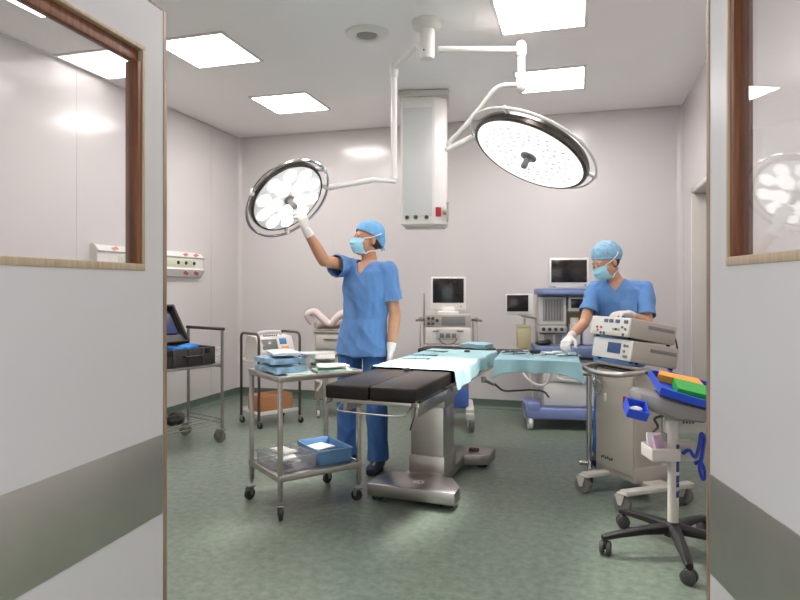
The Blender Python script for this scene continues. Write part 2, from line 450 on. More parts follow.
# ------------------------------------------------------------------ surgical lamps
mx, my = cr(.185, 4.27)
t = T('lamp_mount', 'white ceiling column that carries both surgical lamp arms', 'ceiling mount', (mx, my, ZC))
P('flange', MB().lathe([(.01, 0), (.105, 0), (.105, -.02), (.085, -.05), (.06, -.06), (.01, -.06)], 32), M_WHITE, t)
P('column', MB().lathe([(.01, -.05), (.052, -.05), (.052, -.235), (.046, -.255), (.01, -.255)], 28), M_WHITE, t)
P('screw', MB().ball((-.01, -.053, -.21), .006, n=8), M_DGREY, t)

def lamp(name, label, rootloc, arm_parts, center, nrm, rad, ring, kind, pivots):
    """rootloc and all points in room coordinates"""
    o = T(name, label, 'surgical lamp', rootloc)
    rl = Vector(rootloc)
    q = lambda p: Vector(p) - rl
    N = Vector(nrm).normalized()
    C = q(center)
    M = Matrix.Translation(C) @ N.to_track_quat('Z', 'Y').to_matrix().to_4x4()
    rk, rz = (1.10, -.045) if kind == 'many' else (1.13, .005)
    ringp = [M @ Vector((rad*rk*math.cos(R_(k)), rad*rk*math.sin(R_(k)), rz)) for k in range(0, 360, 3)]
    want = q(arm_parts[-1][1][-1]); end = min(ringp, key=lambda p: (p-want).length)
    arm_parts[-1][1][-1] = end + rl
    pivots = list(pivots) + [3*ringp.index(end)]
    for nm, pts, r in arm_parts:
        if nm == 'joint':
            P('joint', MB().caps(q(pts[0]), q(pts[1]), r, r, 16), M_WHITE, o)
        else:
            P(nm, MB().tube([q(p) for p in smoothpath(pts, 7)] if len(pts) > 2 else [q(p) for p in pts], r, 14), M_WHITE, o)
    # local z = light direction; face at z=0
    P('housing', MB().lathe([(rad*.05, -.13*rad/.4-.03), (rad*.45, -.115*rad/.4-.02), (rad*.8, -.085*rad/.4-.01), (rad*.97, -.06), (rad, -.035), (rad*.985, -.004), (rad*.955, .004), (rad*.93, .002), (rad*.93, -.004), (rad*.05, -.004)], 64, M), mat('lamp_housing', (96, 90, 86), .25, .85), o, 'dark metallic lamp housing')
    fr = rad*.925
    P('light_face', MB().lathe([(.01, -.003), (fr, -.003), (fr, .001), (fr*.97, .004), (.01, .006)], 64, M), M_LED if kind == 'many' else M_LENSD, o, 'bright translucent light face')
    if kind == 'many':
        lm = MB().lathe([(.001, .005), (.012, .005), (.010, .010), (.001, .011)], 10).mesh('lens')
        for ri, n in ((.34, 10), (.46, 15), (.58, 20), (.70, 25), (.82, 29)):
            for k in range(n):
                a = 2*PI*(k+.5*(n % 3))/n
                lo = link('lens', lm, None if lm.materials else M_LENSC, o)
                lo.matrix_local = M @ Matrix.Translation((fr*ri*math.cos(a), fr*ri*math.sin(a), 0))
    else:
        k = 0
        for ri, n, r, ph in ((.43, 5, .056, 0), (.765, 10, .046, .3)):
            for j in range(n):
                a = 2*PI*(j+ph)/n
                hexa = [(r*(1+.06*math.cos(6*u))*math.cos(u)*(1.12), r*(1+.06*math.cos(6*u))*math.sin(u)) for u in [2*PI*i/24 for i in range(24)]]
                Mx = M @ Matrix.Rotation(a, 4, 'Z') @ Matrix.Translation((fr*ri, 0, .004))
                l = MB(); rr = []
                for s_, z in ((1, 0), (.96, .006), (.7, .011), (.2, .013)): rr.append([Mx @ Vector((x*s_, y*s_, z)) for x, y in hexa])
                l.loft(rr); P('lens', l, M_LENS, o)
    hn = MB(); hr = rad*.14 if kind == 'many' else rad*.13
    hn.lathe([(.005, .004), (hr, .004), (hr*.97, .014), (hr*.7, .02), (.02, .022), (.02, .05), (.023, .075), (.019, .092), (.004, .096)], 28, M)
    P('sterile_handle', hn, M_GREY, o, 'grey centre handle')
    rg = MB(); a0, a1 = ring
    rg.tube([M @ Vector((rad*rk*math.cos(R_(k*5)), rad*rk*math.sin(R_(k*5)), rz)) for k in range(72)], .009, 10, True)
    P('yoke_ring', rg, M_CHROME if kind != 'many' else M_WHITE, o, 'thin curved yoke around the lamp head')
    for a in pivots:
        P('pivot', MB().caps(M @ Vector((rad*.99*math.cos(R_(a)), rad*.99*math.sin(R_(a)), -.045)), M @ Vector((rad*rk*math.cos(R_(a)), rad*rk*math.sin(R_(a)), rz)), .012, .017, 12), M_WHITE, o)
    # the beam
    L = bpy.data.lights.new(name+'_beam', 'SPOT'); L.energy = 260 if kind == 'many' else 170
    L.spot_size = R_(34); L.spot_blend = .7; L.shadow_soft_size = rad*.55; L.color = (1, .97, .94)
    b = bpy.data.objects.new('lamp_beam', L); COL.objects.link(b); b.parent = o
    b.matrix_local = M @ Matrix.Translation((0, 0, .13)) @ Matrix.Rotation(PI, 4, 'X')
    return o, M
def c3(X, Y, Z): return (*cr(X, Y), Z)
def n3(X, Y, Z): return (*cr(X, Y), Z)
# large right lamp
PIVR, PIVL = (60, 180, 300), (60, 180, 300)
cR = c3(.867, 4.2, 2.187)
lamp('surgical_lamp', 'large round surgical lamp on the right with many small lens dots', c3(.185, 4.27, 2.93),
     [('arm', [c3(.262, 4.27, 2.93), c3(.82, 4.28, 2.93)], .022),
      ('joint', [c3(.83, 4.28, 2.90), c3(.83, 4.28, 2.96)], .034),
      ('drop_post', [c3(.83, 4.28, 2.90), c3(.83, 4.28, 2.72)], .026),
      ('joint', [c3(.83, 4.28, 2.67), c3(.83, 4.28, 2.74)], .034),
      ('spring_arm', [c3(.81, 4.28, 2.69), c3(.67, 4.29, 2.675), c3(.56, 4.33, 2.555), c3(.43, 4.38, 2.405), c3(.355, 4.41, 2.335), c3(.345, 4.42, 2.285)], .017),
      ('joint', [c3(.335, 4.42, 2.282), (-.725, 4.40, 2.373)], .02)],
     cR, n3(-.45, -.17, -.86), .41, (-180, 180), 'many', PIVR)
cL = c3(-.76, 4.25, 1.905)
lamp('surgical_lamp', 'smaller petal-lens surgical lamp on the left being adjusted by the surgeon', c3(.14, 4.30, 2.985),
     [('arm', [c3(.12, 4.345, 2.985), c3(-.045, 4.70, 2.95)], .02),
      ('joint', [c3(-.045, 4.7, 2.9), c3(-.045, 4.7, 2.97)], .032),
      ('drop_post', [c3(-.045, 4.7, 2.9), c3(-.045, 4.7, 2.12)], .024),
      ('spring_arm', [c3(-.04, 4.7, 2.10), c3(-.19, 4.58, 2.095)], .017),
      ('spring_arm', [c3(-.19, 4.58, 2.095), (-1.715, 4.10, 2.01)], .021)],
     cL, n3(.60, -.45, -.66), .28, (-180, 180), 'petal', PIVL)

# ------------------------------------------------------------------ ceiling supply pendant
px, py = cr(.235, 5.93)
t = T('supply_pendant', 'white ceiling supply column with sockets and red switch on its lower edge', 'supply pendant', (px, py, ZC), R_(10))
P('flange', MB().box((0, 0, -.03), (.47, .44, .06), .02), M_WHITED, t)
P('body', MB().prism([(-.21, -.19), (.10, -.19), (.21, -.10), (.21, .19), (-.21, .19)], -1.235, -.06, .012), M_WHITE, t)
P('front_panel', MB().box((-.055, -.1925, -.66), (.27, .006, 1.0), .003), mat('panel_grey', (206, 206, 204), .25), t, 'flat pale front panel')
P('base_cap', MB().prism([(-.19, -.17), (.095, -.17), (.19, -.09), (.19, .17), (-.19, .17)], -1.25, -1.23, .005), M_WHITED, t)
for x in (-.15, -.07, .03):
    s_ = P('socket', MB().lathe([(.002, 0), (.018, 0), (.016, .008), (.002, .008)], 16, XF((x, -.196, -1.17), (0, -1, 0))), M_DGREY, t)
    P('socket_ring', MB().tube([Vector((x+.021*math.cos(2*PI*k/16), -.197, -1.17+.021*math.sin(2*PI*k/16))) for k in range(16)], .004, 6, True), M_STEEL, s_)
nrm = Vector((.09, -.11, 0)).normalized()
P('switch', MB().box((.137, -.172, -1.12), (.052, .02, .085), .004, Matrix.Rotation(R_(39), 3, 'Z')), M_RED, t, 'red switch block')
v = MB(); v.cyl((.19, -.12, -1.12), (.222, -.145, -1.12), .022).tube([(.222, -.145, -1.19), (.222, -.145, -1.05)], .011).ball((.222, -.145, -1.04), .015, n=10).ball((.222, -.145, -1.2), .013, n=10)
P('gas_valve', v, M_BEIGE, t, 'small gas valve beside the switch')

# wall socket rail on the left wall
t = T('wall_socket_rail', 'long white socket rail on the left wall with slanted faces and faded red labels', 'socket rail', (XL, 5.17, 1.55))
prof = [(.002, .125), (.04, .12), (.085, .07), (.07, .055), (.07, -.045), (.085, -.06), (.045, -.13), (.002, -.14)]
P('body', MB().loft([[(a, y, b) for a, b in prof] for y in (-.82, .72)]), M_WHITE, t)
for y in (-.823, .723): P('end_cap', MB().loft([[(a*1.04, y-.006, b*1.03) for a, b in prof], [(a*1.04, y+.006, b*1.03) for a, b in prof]]), M_WHITED, t)
P('socket_strip', MB().box((.0712, .0, .005), (.004, 1.14, .075), .001), M_PANELGREEN, t, 'pale green strip behind the sockets')
for y in (-.42, -.2, .0, .28, .41, .55):
    P('socket', MB().lathe([(.002, 0), (.020, 0), (.016, .01), (.002, .01)], 12, XF((.072, y, .008), (1, 0, 0))), M_BLACK, t)
for y in (-.6, .02, .42, .60):
    for s_, ang in ((1, 28), (-1, -30)):
        P('warning_label', MB().box((.0635, y, .0955) if s_ > 0 else (.066, y, -.096), (.004, .085, .034), 0, Matrix.Rotation(-R_(42 if s_ > 0 else -30), 3, 'Y') @ Matrix.Rotation(R_(18*s_), 3, 'X')), M_ROSE, t)

# ------------------------------------------------------------------ left cart, open case
ang = R_(51.2-16.1+16.1)
cx, cy = -3.24, 4.38
# long axis along the wall side; local +y points to the far end, +x to the room
dirl = Vector((.24, .65)).normalized(); rot = math.atan2(dirl.y, dirl.x) - PI/2
t = T('equipment_cart', 'tall tubular equipment cart carrying the open black case by the left wall', 'cart', (cx, cy, 0), rot)
hx, hy = .235, .36
for sx in (-1, 1):
    for sy in (-1, 1):
        P('post', MB().cyl((sx*hx, sy*hy, .12), (sx*hx, sy*hy, .955), .013, n=12), M_STEELD, t)
        caster(t, sx*hx, sy*hy, .052, .024, .14, R_(200 if sx > 0 else 250), M_WHEEL)
for sy in (-1, 1):
    P('handle', MB().tube([(-hx-.02, sy*hy, .955), (hx+.02, sy*hy, .955)], .014, 12), M_TUBE, t, 'dark grip bar across the cart end')
    P('rail', MB().tube([(-hx, sy*hy, .64), (hx, sy*hy, .64)], .008, 8), M_STEELD, t)
sh = MB(); sh.box((0, 0, .655), (2*hx+.0, 2*hy+.0, .018), .004)
P('shelf', sh, M_STEELD, t)
wsh = MB()
for k in range(7): wsh.cyl((-hx+2*hx*k/6, -hy, .165), (-hx+2*hx*k/6, hy, .165), .003, n=6)
for z, s_ in ((.165, 1), (.2, 1)):
    for sx in (-1, 1): wsh.cyl((sx*hx, -hy, z), (sx*hx, hy, z), .005, n=8)
    for sy in (-1, 1): wsh.cyl((-hx, sy*hy, z), (hx, sy*hy, z), .005, n=8)
P('wire_shelf', wsh, M_STEELD, t)
cl = MB()
for k in range(5): cl.tube(arc((hx-.02, hy-.02, .70+.025*k), .018, 0, 360, 10, 'xy'), .003, 6)
P('cable_coil', cl, M_WHITE, t, 'white coiled cable on the corner post')
t = T('hard_case', 'open black hard case with a lid screen on the left cart', 'case', (cx, cy, .666), rot)
cb = MB(); W2, L2, H2 = .19, .325, .145
cb.box((.0, 0, .012), (2*W2, 2*L2, .02), .006)
for sx in (-1, 1): cb.box((sx*(W2-.008), 0, H2/2), (.016, 2*L2, H2), .006)
for sy in (-1, 1): cb.box((0, sy*(L2-.008), H2/2), (2*W2, .016, H2), .006)
for y in (-.2, -.07, .07, .2): cb.box((W2+.003, y, H2/2), (.01, .03, H2*.95), .003)
M_CASE = mat('case_plastic', (62, 58, 56), .5, var=.05, bump=.15, bscale=120)
P('base', cb, M_CASE, t)
P('deck', MB().box((0, 0, .095), (2*W2-.036, 2*L2-.036, .02), .004), M_BLACK, t)
lid = MB(); tl = R_(37)
Ml = Matrix.Translation((-W2, 0, H2)) @ Matrix.Rotation(-tl, 4, 'Y')
def lb(m, c, d, bev=.004):
    k = bmesh.new(); bmesh.ops.create_cube(k, size=1); bmesh.ops.scale(k, vec=Vector(d), verts=k.verts)
    if bev: bmesh.ops.bevel(k, geom=list(k.edges), offset=bev, segments=2, affect='EDGES')
    m.merge(k, Ml @ Matrix.Translation(c)); return m
lb(lid, (-.045, 0, .205), (.02, 2*L2, .41), .006)
for y in (-L2+.01, L2-.01): lb(lid, (-.0, y, .20), (.09, .02, .40), .006)
for z in (.01, .39): lb(lid, (-.0, 0, z), (.09, 2*L2, .02), .006)
P('lid', lid, M_CASE, t)
P('lid_screen', lb(MB(), (-.01, .06, .22), (.03, .42, .22), .006), mat('blue_black_screen', (30, 48, 92), .18), t, 'dark blue screen in the lid')
P('lid_panel', lb(MB(), (-.006, .06, .065), (.03, .5, .07), .006), M_DGREY, t)
hd = MB(); hd.tube(smoothpath([(W2, .02, .085), (W2+.03, .03, .08), (W2+.034, .10, .08), (W2+.03, .17, .08), (W2, .18, .085)], 4), .009, 8)
P('handle', hd, M_BLACK, t)
for y in (-.12, .24): P('latch', MB().box((W2+.006, y, .12), (.016, .05, .045), .004), M_BLACK, t)
pk = MB()
pk.box((.03, .17, .127), (.16, .11, .03), .01, Matrix.Rotation(R_(12), 3, 'X')).box((.05, .02, .125), (.15, .1, .028), .01, Matrix.Rotation(R_(-10), 3, 'X'))
solo('gel_pack', pk, mat('bright_blue_film', (40, 140, 226), .3, var=.2, scale=20), 'bright blue plastic packs lying inside the open case', 'pack', (cx, cy, .682), rot)
bk = MB()
for k in range(6): bk.ball((random.uniform(-.05, .05), -.10+.04*k, .045+random.uniform(-.01, .012)), (.055, .05, .042), n=10)
bb = link('pouch', remesh(bk, .008, 2), M_BLACK)
bb.location = (cx+.04, cy+.09, .182); bb.rotation_euler = (0, 0, rot+R_(35)); tag(bb, 'black padded pouch on the low wire shelf of the left cart', 'pouch')

# ------------------------------------------------------------------ trolley with defibrillator
tc_ = Vector((-2.877, 5.454)); ax = Vector((.267, .39)).normalized(); rot = math.atan2(ax.y, ax.x)
t = T('monitor_trolley', 'small dark hoop-handled trolley carrying a white monitor by the back left corner', 'trolley', (tc_.x, tc_.y, 0), rot)
hx, hy = .215, .185
for sx in (-1, 1):
    z1 = .87
    pts = [(sx*hx, -hy, .075), (sx*hx, -hy, z1-.05)] + [(sx*hx, -hy+.05-.05*math.cos(R_(a)), z1-.05+.05*math.sin(R_(a))) for a in (30, 60, 90)] + [(sx*hx, hy-.05+.05*math.sin(R_(a)), z1-.05+.05*math.cos(R_(a))) for a in (0, 30, 60, 90)] + [(sx*hx, hy, .075)]
    P('hoop_frame', MB().tube(pts, .013, 10), M_TUBE, t)
    for sy in (-1, 1): caster(t, sx*hx, sy*hy, .028, .015, .095, R_(-60), M_RUBBER)
for z in (.125, .60):
    s_ = MB(); s_.box((0, 0, z), (2*hx-.02, 2*hy, .016), .004)
    s_.box((0, -hy+.006, z+.012), (2*hx-.02, .012, .03), .003).box((0, hy-.006, z+.012), (2*hx-.02, .012, .03), .003)
    P('shelf', s_, M_WHITE, t)
solo('carton', MB().box((0, 0, .075), (.36, .22, .15), .004).box((0, 0, .1503), (.36, .05, .0015)), M_CARD, 'brown cardboard carton on the low shelf of the hoop-handled trolley', 'box', (tc_.x, tc_.y, .135), rot)
dv = T('patient_monitor', 'white monitor with grey screen and orange and blue keys on the hoop-handled trolley', 'medical monitor', (tc_.x, tc_.y, .61), rot)
prof = [(-.15, 0), (-.15, .05), (-.07, .225), (.10, .235), (.14, .20), (.14, 0)]
P('body', MB().loft([[(x, a, b) for a, b in prof] for x in (-.19, .19)]), M_WHITE, dv)
nf = Vector((0, -.175, .08)).normalized(); tilt = math.atan2(.08, .175)
def onface(u, v, w, h, d=.006):
    c = Vector((u, -.11, .1375)) + Vector((0, .08, .175)).normalized()*v
    return MB().box(c, (w, d, h), .002, Matrix.Rotation(-tilt, 3, 'X'))
P('screen', onface(-.06, .02, .16, .10), M_LCD, dv, 'grey screen')
P('blue_key_panel', onface(.085, .045, .075, .06), mat('mid_blue', (70, 126, 180), .4), dv, 'blue key panel')
P('orange_key_panel', onface(.095, -.03, .075, .05), M_ORANGE, dv, 'orange key panel')
P('key_strip', onface(-.05, -.066, .2, .022), mat('peach_strip', (222, 190, 172), .5), dv)
P('handle', MB().tube(smoothpath([(-.12, .02, .225), (-.11, .02, .262), (0, .02, .27), (.11, .02, .262), (.12, .02, .225)], 5), .012, 8), M_WHITED, dv)
lt = MB()
for k in range(7): lt.box((-.10+.022*k, -.06, .232+.004), (.014, .004, .016), 0, Matrix.Rotation(-tilt, 3, 'X'))
P('lettering', lt, mat('violet_marks', (96, 90, 128), .5), dv, 'dark violet marks along the top edge')

# ------------------------------------------------------------------ front instrument cart
FC = Vector((-1.625, 3.525)); frot = R_(51.2)
t = T('instrument_cart', 'stainless two-shelf instrument cart in front of the reaching surgeon', 'cart', (FC.x, FC.y, 0), frot)
hx, hy = .258, .21
for sx in (-1, 1):
    for sy in (-1, 1):
        P('post', MB().box((sx*hx, sy*hy, .45), (.026, .026, .66), .004), M_STEEL, t)
        caster(t, sx*hx, sy*hy, .036, .018, .13, R_({(-1, -1): 250, (-1, 1): 200, (1, -1): 110, (1, 1): 20}[(sx, sy)]), M_RUBBER, M_STEELD)
for z in (.225, .785):
    s_ = MB(); e = .012
    s_.box((0, 0, z), (2*hx+2*e, 2*hy+2*e, .012), .002)
    for sx in (-1, 1): s_.box((sx*(hx+e), 0, z), (.012, 2*hy+2*e, .034), .004)
    for sy in (-1, 1): s_.box((0, sy*(hy+e), z), (2*hx+2*e, .012, .034), .004)
    P('shelf', s_, M_STEEL, t)
def on_cart(x, y): 
    c, s_ = math.cos(frot), math.sin(frot); return (FC.x + c*x - s_*y, FC.y + s_*x + c*y)
ZT, ZL = .792, .232
def pack(w, d, h, seed, sag=.012, puff=.006):
    b = MB(); n = 14; rr = []
    g = bmesh.new(); bmesh.ops.create_cube(g, size=1); bmesh.ops.subdivide_edges(g, edges=g.edges, cuts=9, use_grid_fill=True)
    for v in g.verts:
        p = v.co.copy()
        e = max(abs(p.x), abs(p.y))*2
        p.z = p.z*(1-.35*max(0, e-.6)/.4)
        v.co = Vector((p.x*w, p.y*d, p.z*h + h/2))
        nz = noise.noise(Vector((v.co.x*14+seed, v.co.y*14, v.co.z*14)))
        if v.co.z > .004: v.co += Vector((nz*puff, noise.noise(v.co*17+Vector((seed, 3, 1)))*puff, nz*sag*.5))
        v.co.z = max(0.0, v.co.z)
    b.merge(g); return b
solo('sterile_pack', pack(.30, .215, .046, 1, .02, .014), M_BLUEP, 'flat blue plastic pack at the bottom of the pile on the instrument cart', 'pack', (*on_cart(-.138, .048), ZT), frot+R_(92), 'blue sterile packs')
solo('sterile_pack', pack(.28, .20, .042, 5, .022, .016), M_BLUEP, 'blue plastic pack second from the bottom of the pile on the instrument cart', 'pack', (*on_cart(-.145, .055), ZT+.054), frot+R_(90), 'blue sterile packs')
solo('sterile_pack', pack(.25, .16, .022, 9, .02, .012), mat('white_pouch', (214, 224, 234), .4, var=.05), 'white paper pouch topmost on the pile of blue packs', 'pack', (*on_cart(-.125, .04), ZT+.106), frot+R_(75), 'blue sterile packs')
t = T('instrument_dish', 'empty rectangular steel dish on the instrument cart beside the blue packs', 'dish', (*on_cart(.14, .105), ZT), frot+R_(-25))
d = MB(); w2, d2, hh = .12, .075, .095
for k in range(1):
    o_ = [[(sx*(w2-.01)*a, sy*(d2-.01)*b, z) for sx, sy in ((-1, -1), (1, -1), (1, 1), (-1, 1))] for a, b, z in ((.9, .85, 0), (1, 1, hh), (1.12, 1.18, hh+.002), (1.12, 1.18, hh-.002), (.98, .98, hh-.006), (.88, .83, .004))]
    d.loft(o_)
P('bowl', d, M_CHROME, t)
t = None
solo('cloth', pack(.22, .16, .016, 12, .02), M_GREENC, 'folded pale green cloth on the instrument cart below the white sheet', 'cloth', (*on_cart(.13, -.105), ZT), frot+R_(-12))
solo('paper_sheet', pack(.19, .13, .014, 14, .02), M_PAPER, 'white folded sheet lying on the pale green cloth', 'paper', (*on_cart(.135, -.105), ZT+.026), frot+R_(-20))
solo('cloth', pack(.15, .075, .014, 18, .012), mat('mint_cloth', (190, 214, 204), .8, var=.04), 'small folded mint cloth at the near edge of the instrument cart', 'cloth', (*on_cart(-.12, -.165), ZT), frot+R_(-8))
# lower shelf containers
def bin_(name, label, cat, w, d, h, m, loc, rot, wire=False):
    t = T(name, label, cat, loc, rot)
    b = MB(); th = .004
    b.box((0, 0, .004), (w-.012, d-.012, .006), .002)
    for sx in (-1, 1): b.box((sx*(w/2-th), 0, h/2), (th, d, h), .001, Matrix.Rotation(R_(5)*sx, 3, 'Y'))
    for sy in (-1, 1): b.box((0, sy*(d/2-th), h/2), (w, th, h), .001, Matrix.Rotation(-R_(5)*sy, 3, 'X'))
    P('basin', b, m, t)
    r = MB(); q = [(-w/2, -d/2), (w/2, -d/2), (w/2, d/2), (-w/2, d/2)]
    r.tube([Vector((x*1.03, y*1.03, h)) for x, y in q], .006, 8, True)
    P('rim', r, M_CLEARB if wire else m, t)
    return t
bin_('plastic_basket', 'clear plastic basket with white packets on the low cart shelf', 'basket', .235, .30, .085, M_CLEARB, (*on_cart(-.130, -.01), ZL), frot+R_(4), True)
bin_('plastic_tray', 'blue plastic tray with papers on the low cart shelf', 'tray', .215, .33, .085, M_BLUET, (*on_cart(.142, .015), ZL), frot+R_(-3))
bp_ = [(-.130, .045, 88, .014), (-.135, -.03, 100, .034), (-.14, -.05, 75, .057), (-.13, .03, 100, .079)]
for i, (x, y, a, z) in enumerate(bp_):
    solo('packet', pack(.15, .09, .015, 30+i, .01), M_PAPER, ['white packet at the bottom back of the clear basket', 'white packet in the middle of the clear basket', 'white packet at the near end of the clear basket', 'white packet topmost in the clear basket'][i], 'packet', (*on_cart(x, y), ZL+z), frot+R_(a), 'white packets in the clear basket')
solo('paper_sheet', pack(.13, .14, .01, 50, .01), M_PAPER, 'white papers lying in the blue tray', 'paper', (*on_cart(.142, .075), ZL+.056), frot+R_(8))
solo('packet', pack(.12, .11, .012, 51, .012), mat('dark_green_film', (86, 120, 108), .5, var=.2, scale=30), 'dark green wrapped packet at the near end of the blue tray', 'packet', (*on_cart(.148, -.072), ZL+.05), frot+R_(-12))

# ------------------------------------------------------------------ warming cabinet with white hose
wx, wy = cr(-.655, 6.40)
t = T('drawer_cabinet', 'narrow metal drawer cabinet standing behind the reaching surgeon', 'cabinet', (wx, wy, 0), R_(8))
P('body', MB().box((0, 0, .52), (.36, .34, .66), .008), M_BEIGE, t)
P('top', MB().box((0, 0, .858), (.38, .36, .02), .005), M_STEEL, t)
for z in (.76, .60, .42):
    d = P('drawer', MB().box((.0, -.175, z), (.32, .014, .13), .004), M_WHITED, t)
    P('drawer_handle', MB().box((.0, -.188, z+.03), (.16, .016, .014), .004), M_STEELD, d)
for sx in (-1, 1):
    for sy in (-1, 1):
        P('leg', MB().cyl((sx*.15, sy*.14, .08), (sx*.15, sy*.14, .2), .014), M_STEEL, t)
        caster(t, sx*.15, sy*.14, .04, .02, .12, R_(-70), M_WHITE)
h = MB(); hp = smoothpath([(-.155, -.02, .94), (-.20, -.04, 1.02), (-.13, -.04, 1.055), (-.05, -.04, .99), (.03, -.03, .93), (.10, -.02, 1.0), (.16, 0, 1.04), (.17, .05, .96), (.06, .08, .915), (-.06, .06, .913), (-.13, .0, .915)], 8)
h.tube(hp, [.036+.002*(i % 2) for i in range(len(hp))], 14)
solo('breathing_hose', h, mat('white_hose', (226, 208, 204), .6), 'thick white corrugated hose looped on top of the drawer cabinet', 'hose', (wx-.085, wy-.01, 0), R_(8))
hg = MB().tube(smoothpath([(-.2, -.19, .55), (-.24, -.2, .48), (-.17, -.215, .40), (-.10, -.215, .36), (-.14, -.21, .28)], 5), .014, 8)
P('cable', hg, M_WHITE, t, 'white cable hanging at the side')

# ------------------------------------------------------------------ operating table
OT = cr(-.16, 3.18); orot = R_(-20.5+16.1)
t = T('operating_table', 'stainless operating table with black padded leg section in mid room', 'operating table', (*OT, 0), orot)
zt = .80
for sx in (-1, 1):
    P('leg_pad', MB().box((sx*.125, .345, .762), (.247, .69, .075), .014, seg=3), M_CUSHION, t)
P('body_pad', MB().box((0, 1.32, .762), (.50, 1.24, .075), .014, seg=3), M_CUSHION, t)
P('head_pad', MB().box((0, 2.12, .762), (.36, .34, .072), .014, seg=3), M_CUSHION, t)
for sx in (-1, 1):
    P('arm_board', MB().box((-.32, 2.2, .768), (.24, .30, .05), .014, seg=3) if sx < 0 else MB().box((.30, 2.10, .768), (.22, .34, .05), .014, seg=3), M_CUSHION, t)
fr = MB()
fr.box((0, .36, .712), (.44, .66, .022), .004).box((0, 1.35, .712), (.44, 1.2, .022), .004).box((0, 2.1, .712), (.30, .34, .022), .004)
fr.box((.205, .55, .665), (.02, .80, .075), .004).box((-.205, .55, .665), (.02, .80, .075), .004).box((0, .985, .668), (.40, .34, .07), .006)
P('top_frame', fr, M_STEEL, t)
for sx in (-1, 1):
    for y0, y1 in ((.03, .66), (.74, 1.9)):
        rl = MB().box((sx*.256, (y0+y1)/2, .705), (.01, y1-y0, .03), .003)
        for y in (y0+.08, y1-.08): rl.box((sx*.24, y, .705), (.045, .03, .02), .003)
        P('side_rail', rl, M_CHROME, t)
P('front_rod', MB().tube(smoothpath([(-.17, .05, .70), (-.185, .03, .675), (-.17, .02, .66), (0, .015, .655), (.17, .02, .655), (.20, .05, .68), (.205, .1, .70)], 5), .0045, 8), M_STEELD, t)
cab = MB().tube(smoothpath([(.235, .05, .70), (.245, .0, .66), (.22, .02, .60), (.19, .1, .575), (.17, .2, .60)], 5), .004, 6)
P('cable', cab, M_DGREY, t)
co = MB()
co.box((.015, 1.035, .37), (.225, .25, .55), .012).box((.02, 1.035, .59), (.235, .262, .12), .01)
P('column', co, M_STEEL, t, 'square brushed steel lifting column')
P('column_skirt', MB().box((.015, 1.035, .155), (.242, .268, .13), .01), M_STEEL, t)
ba = MB()
ba.prism([(-.262, .575), (.295, .575), (.295, .70), (.20, .87), (-.20, .87), (-.262, .76)], .032, .112, .012)
ba.prism([(-.125, .8), (.125, .8), (.125, 1.42), (.24, 1.46), (.30, 1.50), (.30, 1.68), (-.30, 1.68), (-.30, 1.50), (-.24, 1.46), (-.125, 1.42)], .030, .108, .012)
P('base', ba, mat('base_steel', (178, 172, 169), .33, 1., var=.04, scale=6), t, 'low steel base with wide feet')
P('base_sticker', MB().lathe([(.002, .1125), (.036, .1125), (.036, .1135), (.002, .1135)], 24, Matrix.Translation((.03, .70, 0))), M_PAPER, t, 'round white sticker on the base')
P('sticker_dot', MB().lathe([(.001, .1138), (.008, .1138), (.008, .1142), (.001, .1142)], 12, Matrix.Translation((.045, .70, 0))), M_BLACK, t)
P('pedal', MB().box((.17, 1.55, .118), (.07, .05, .022), .006), mat('brown_pedal', (92, 58, 44), .5), t, 'dark brown pedal on the rear foot')
for x, y in ((-.22, .66), (.22, .66), (-.22, 1.58), (.22, 1.58)):
    P('foot', MB().lathe([(.01, 0.0), (.04, 0.0), (.04, .034), (.01, .034)], 16, Matrix.Translation((x, y, 0))), M_RUBBER, t)
cm = MB().box((.275, 1.40, .655), (.03, .04, .04), .006).cyl((.29, 1.40, .65), (.36, 1.38, .63), .012)
P('rail_clamp', cm, M_STEELD, t)
P('clamp_cable', MB().tube(smoothpath([(.36, 1.38, .63), (.42, 1.38, .59), (.50, 1.44, .585), (.60, 1.54, .58), (.66, 1.66, .55), (.68, 1.75, .5)], 5), .007, 6), M_DGREY, t)

# teal drape over the table
def sheet(fn, nu, nv, th, name):
    """fn(u,v)->point on a thin cloth; closed shell of thickness th"""
    m = MB(); bm = m.bm
    G = [[Vector(fn(i/nu, j/nv)) for j in range(nv+1)] for i in range(nu+1)]
    top = [[bm.verts.new(p) for p in r] for r in G]
    def nr(i, j):
        a = G[min(i+1, nu)][j]-G[max(i-1, 0)][j]; b = G[i][min(j+1, nv)]-G[i][max(j-1, 0)]
        n = a.cross(b); return n.normalized() if n.length > 1e-9 else Vector((0, 0, 1))
    bot = [[bm.verts.new(G[i][j]-nr(i, j)*th) for j in range(nv+1)] for i in range(nu+1)]
    for i in range(nu):
        for j in range(nv):
            bm.faces.new((top[i][j], top[i+1][j], top[i+1][j+1], top[i][j+1]))
            bm.faces.new((bot[i][j], bot[i][j+1], bot[i+1][j+1], bot[i+1][j]))
    for i in range(nu):
        bm.faces.new((top[i][0], bot[i][0], bot[i+1][0], top[i+1][0])); bm.faces.new((top[i][nv], top[i+1][nv], bot[i+1][nv], bot[i][nv]))
    for j in range(nv):
        bm.faces.new((top[0][j], top[0][j+1], bot[0][j+1], bot[0][j])); bm.faces.new((top[nu][j], bot[nu][j], bot[nu][j+1], top[nu][j+1]))
    return m
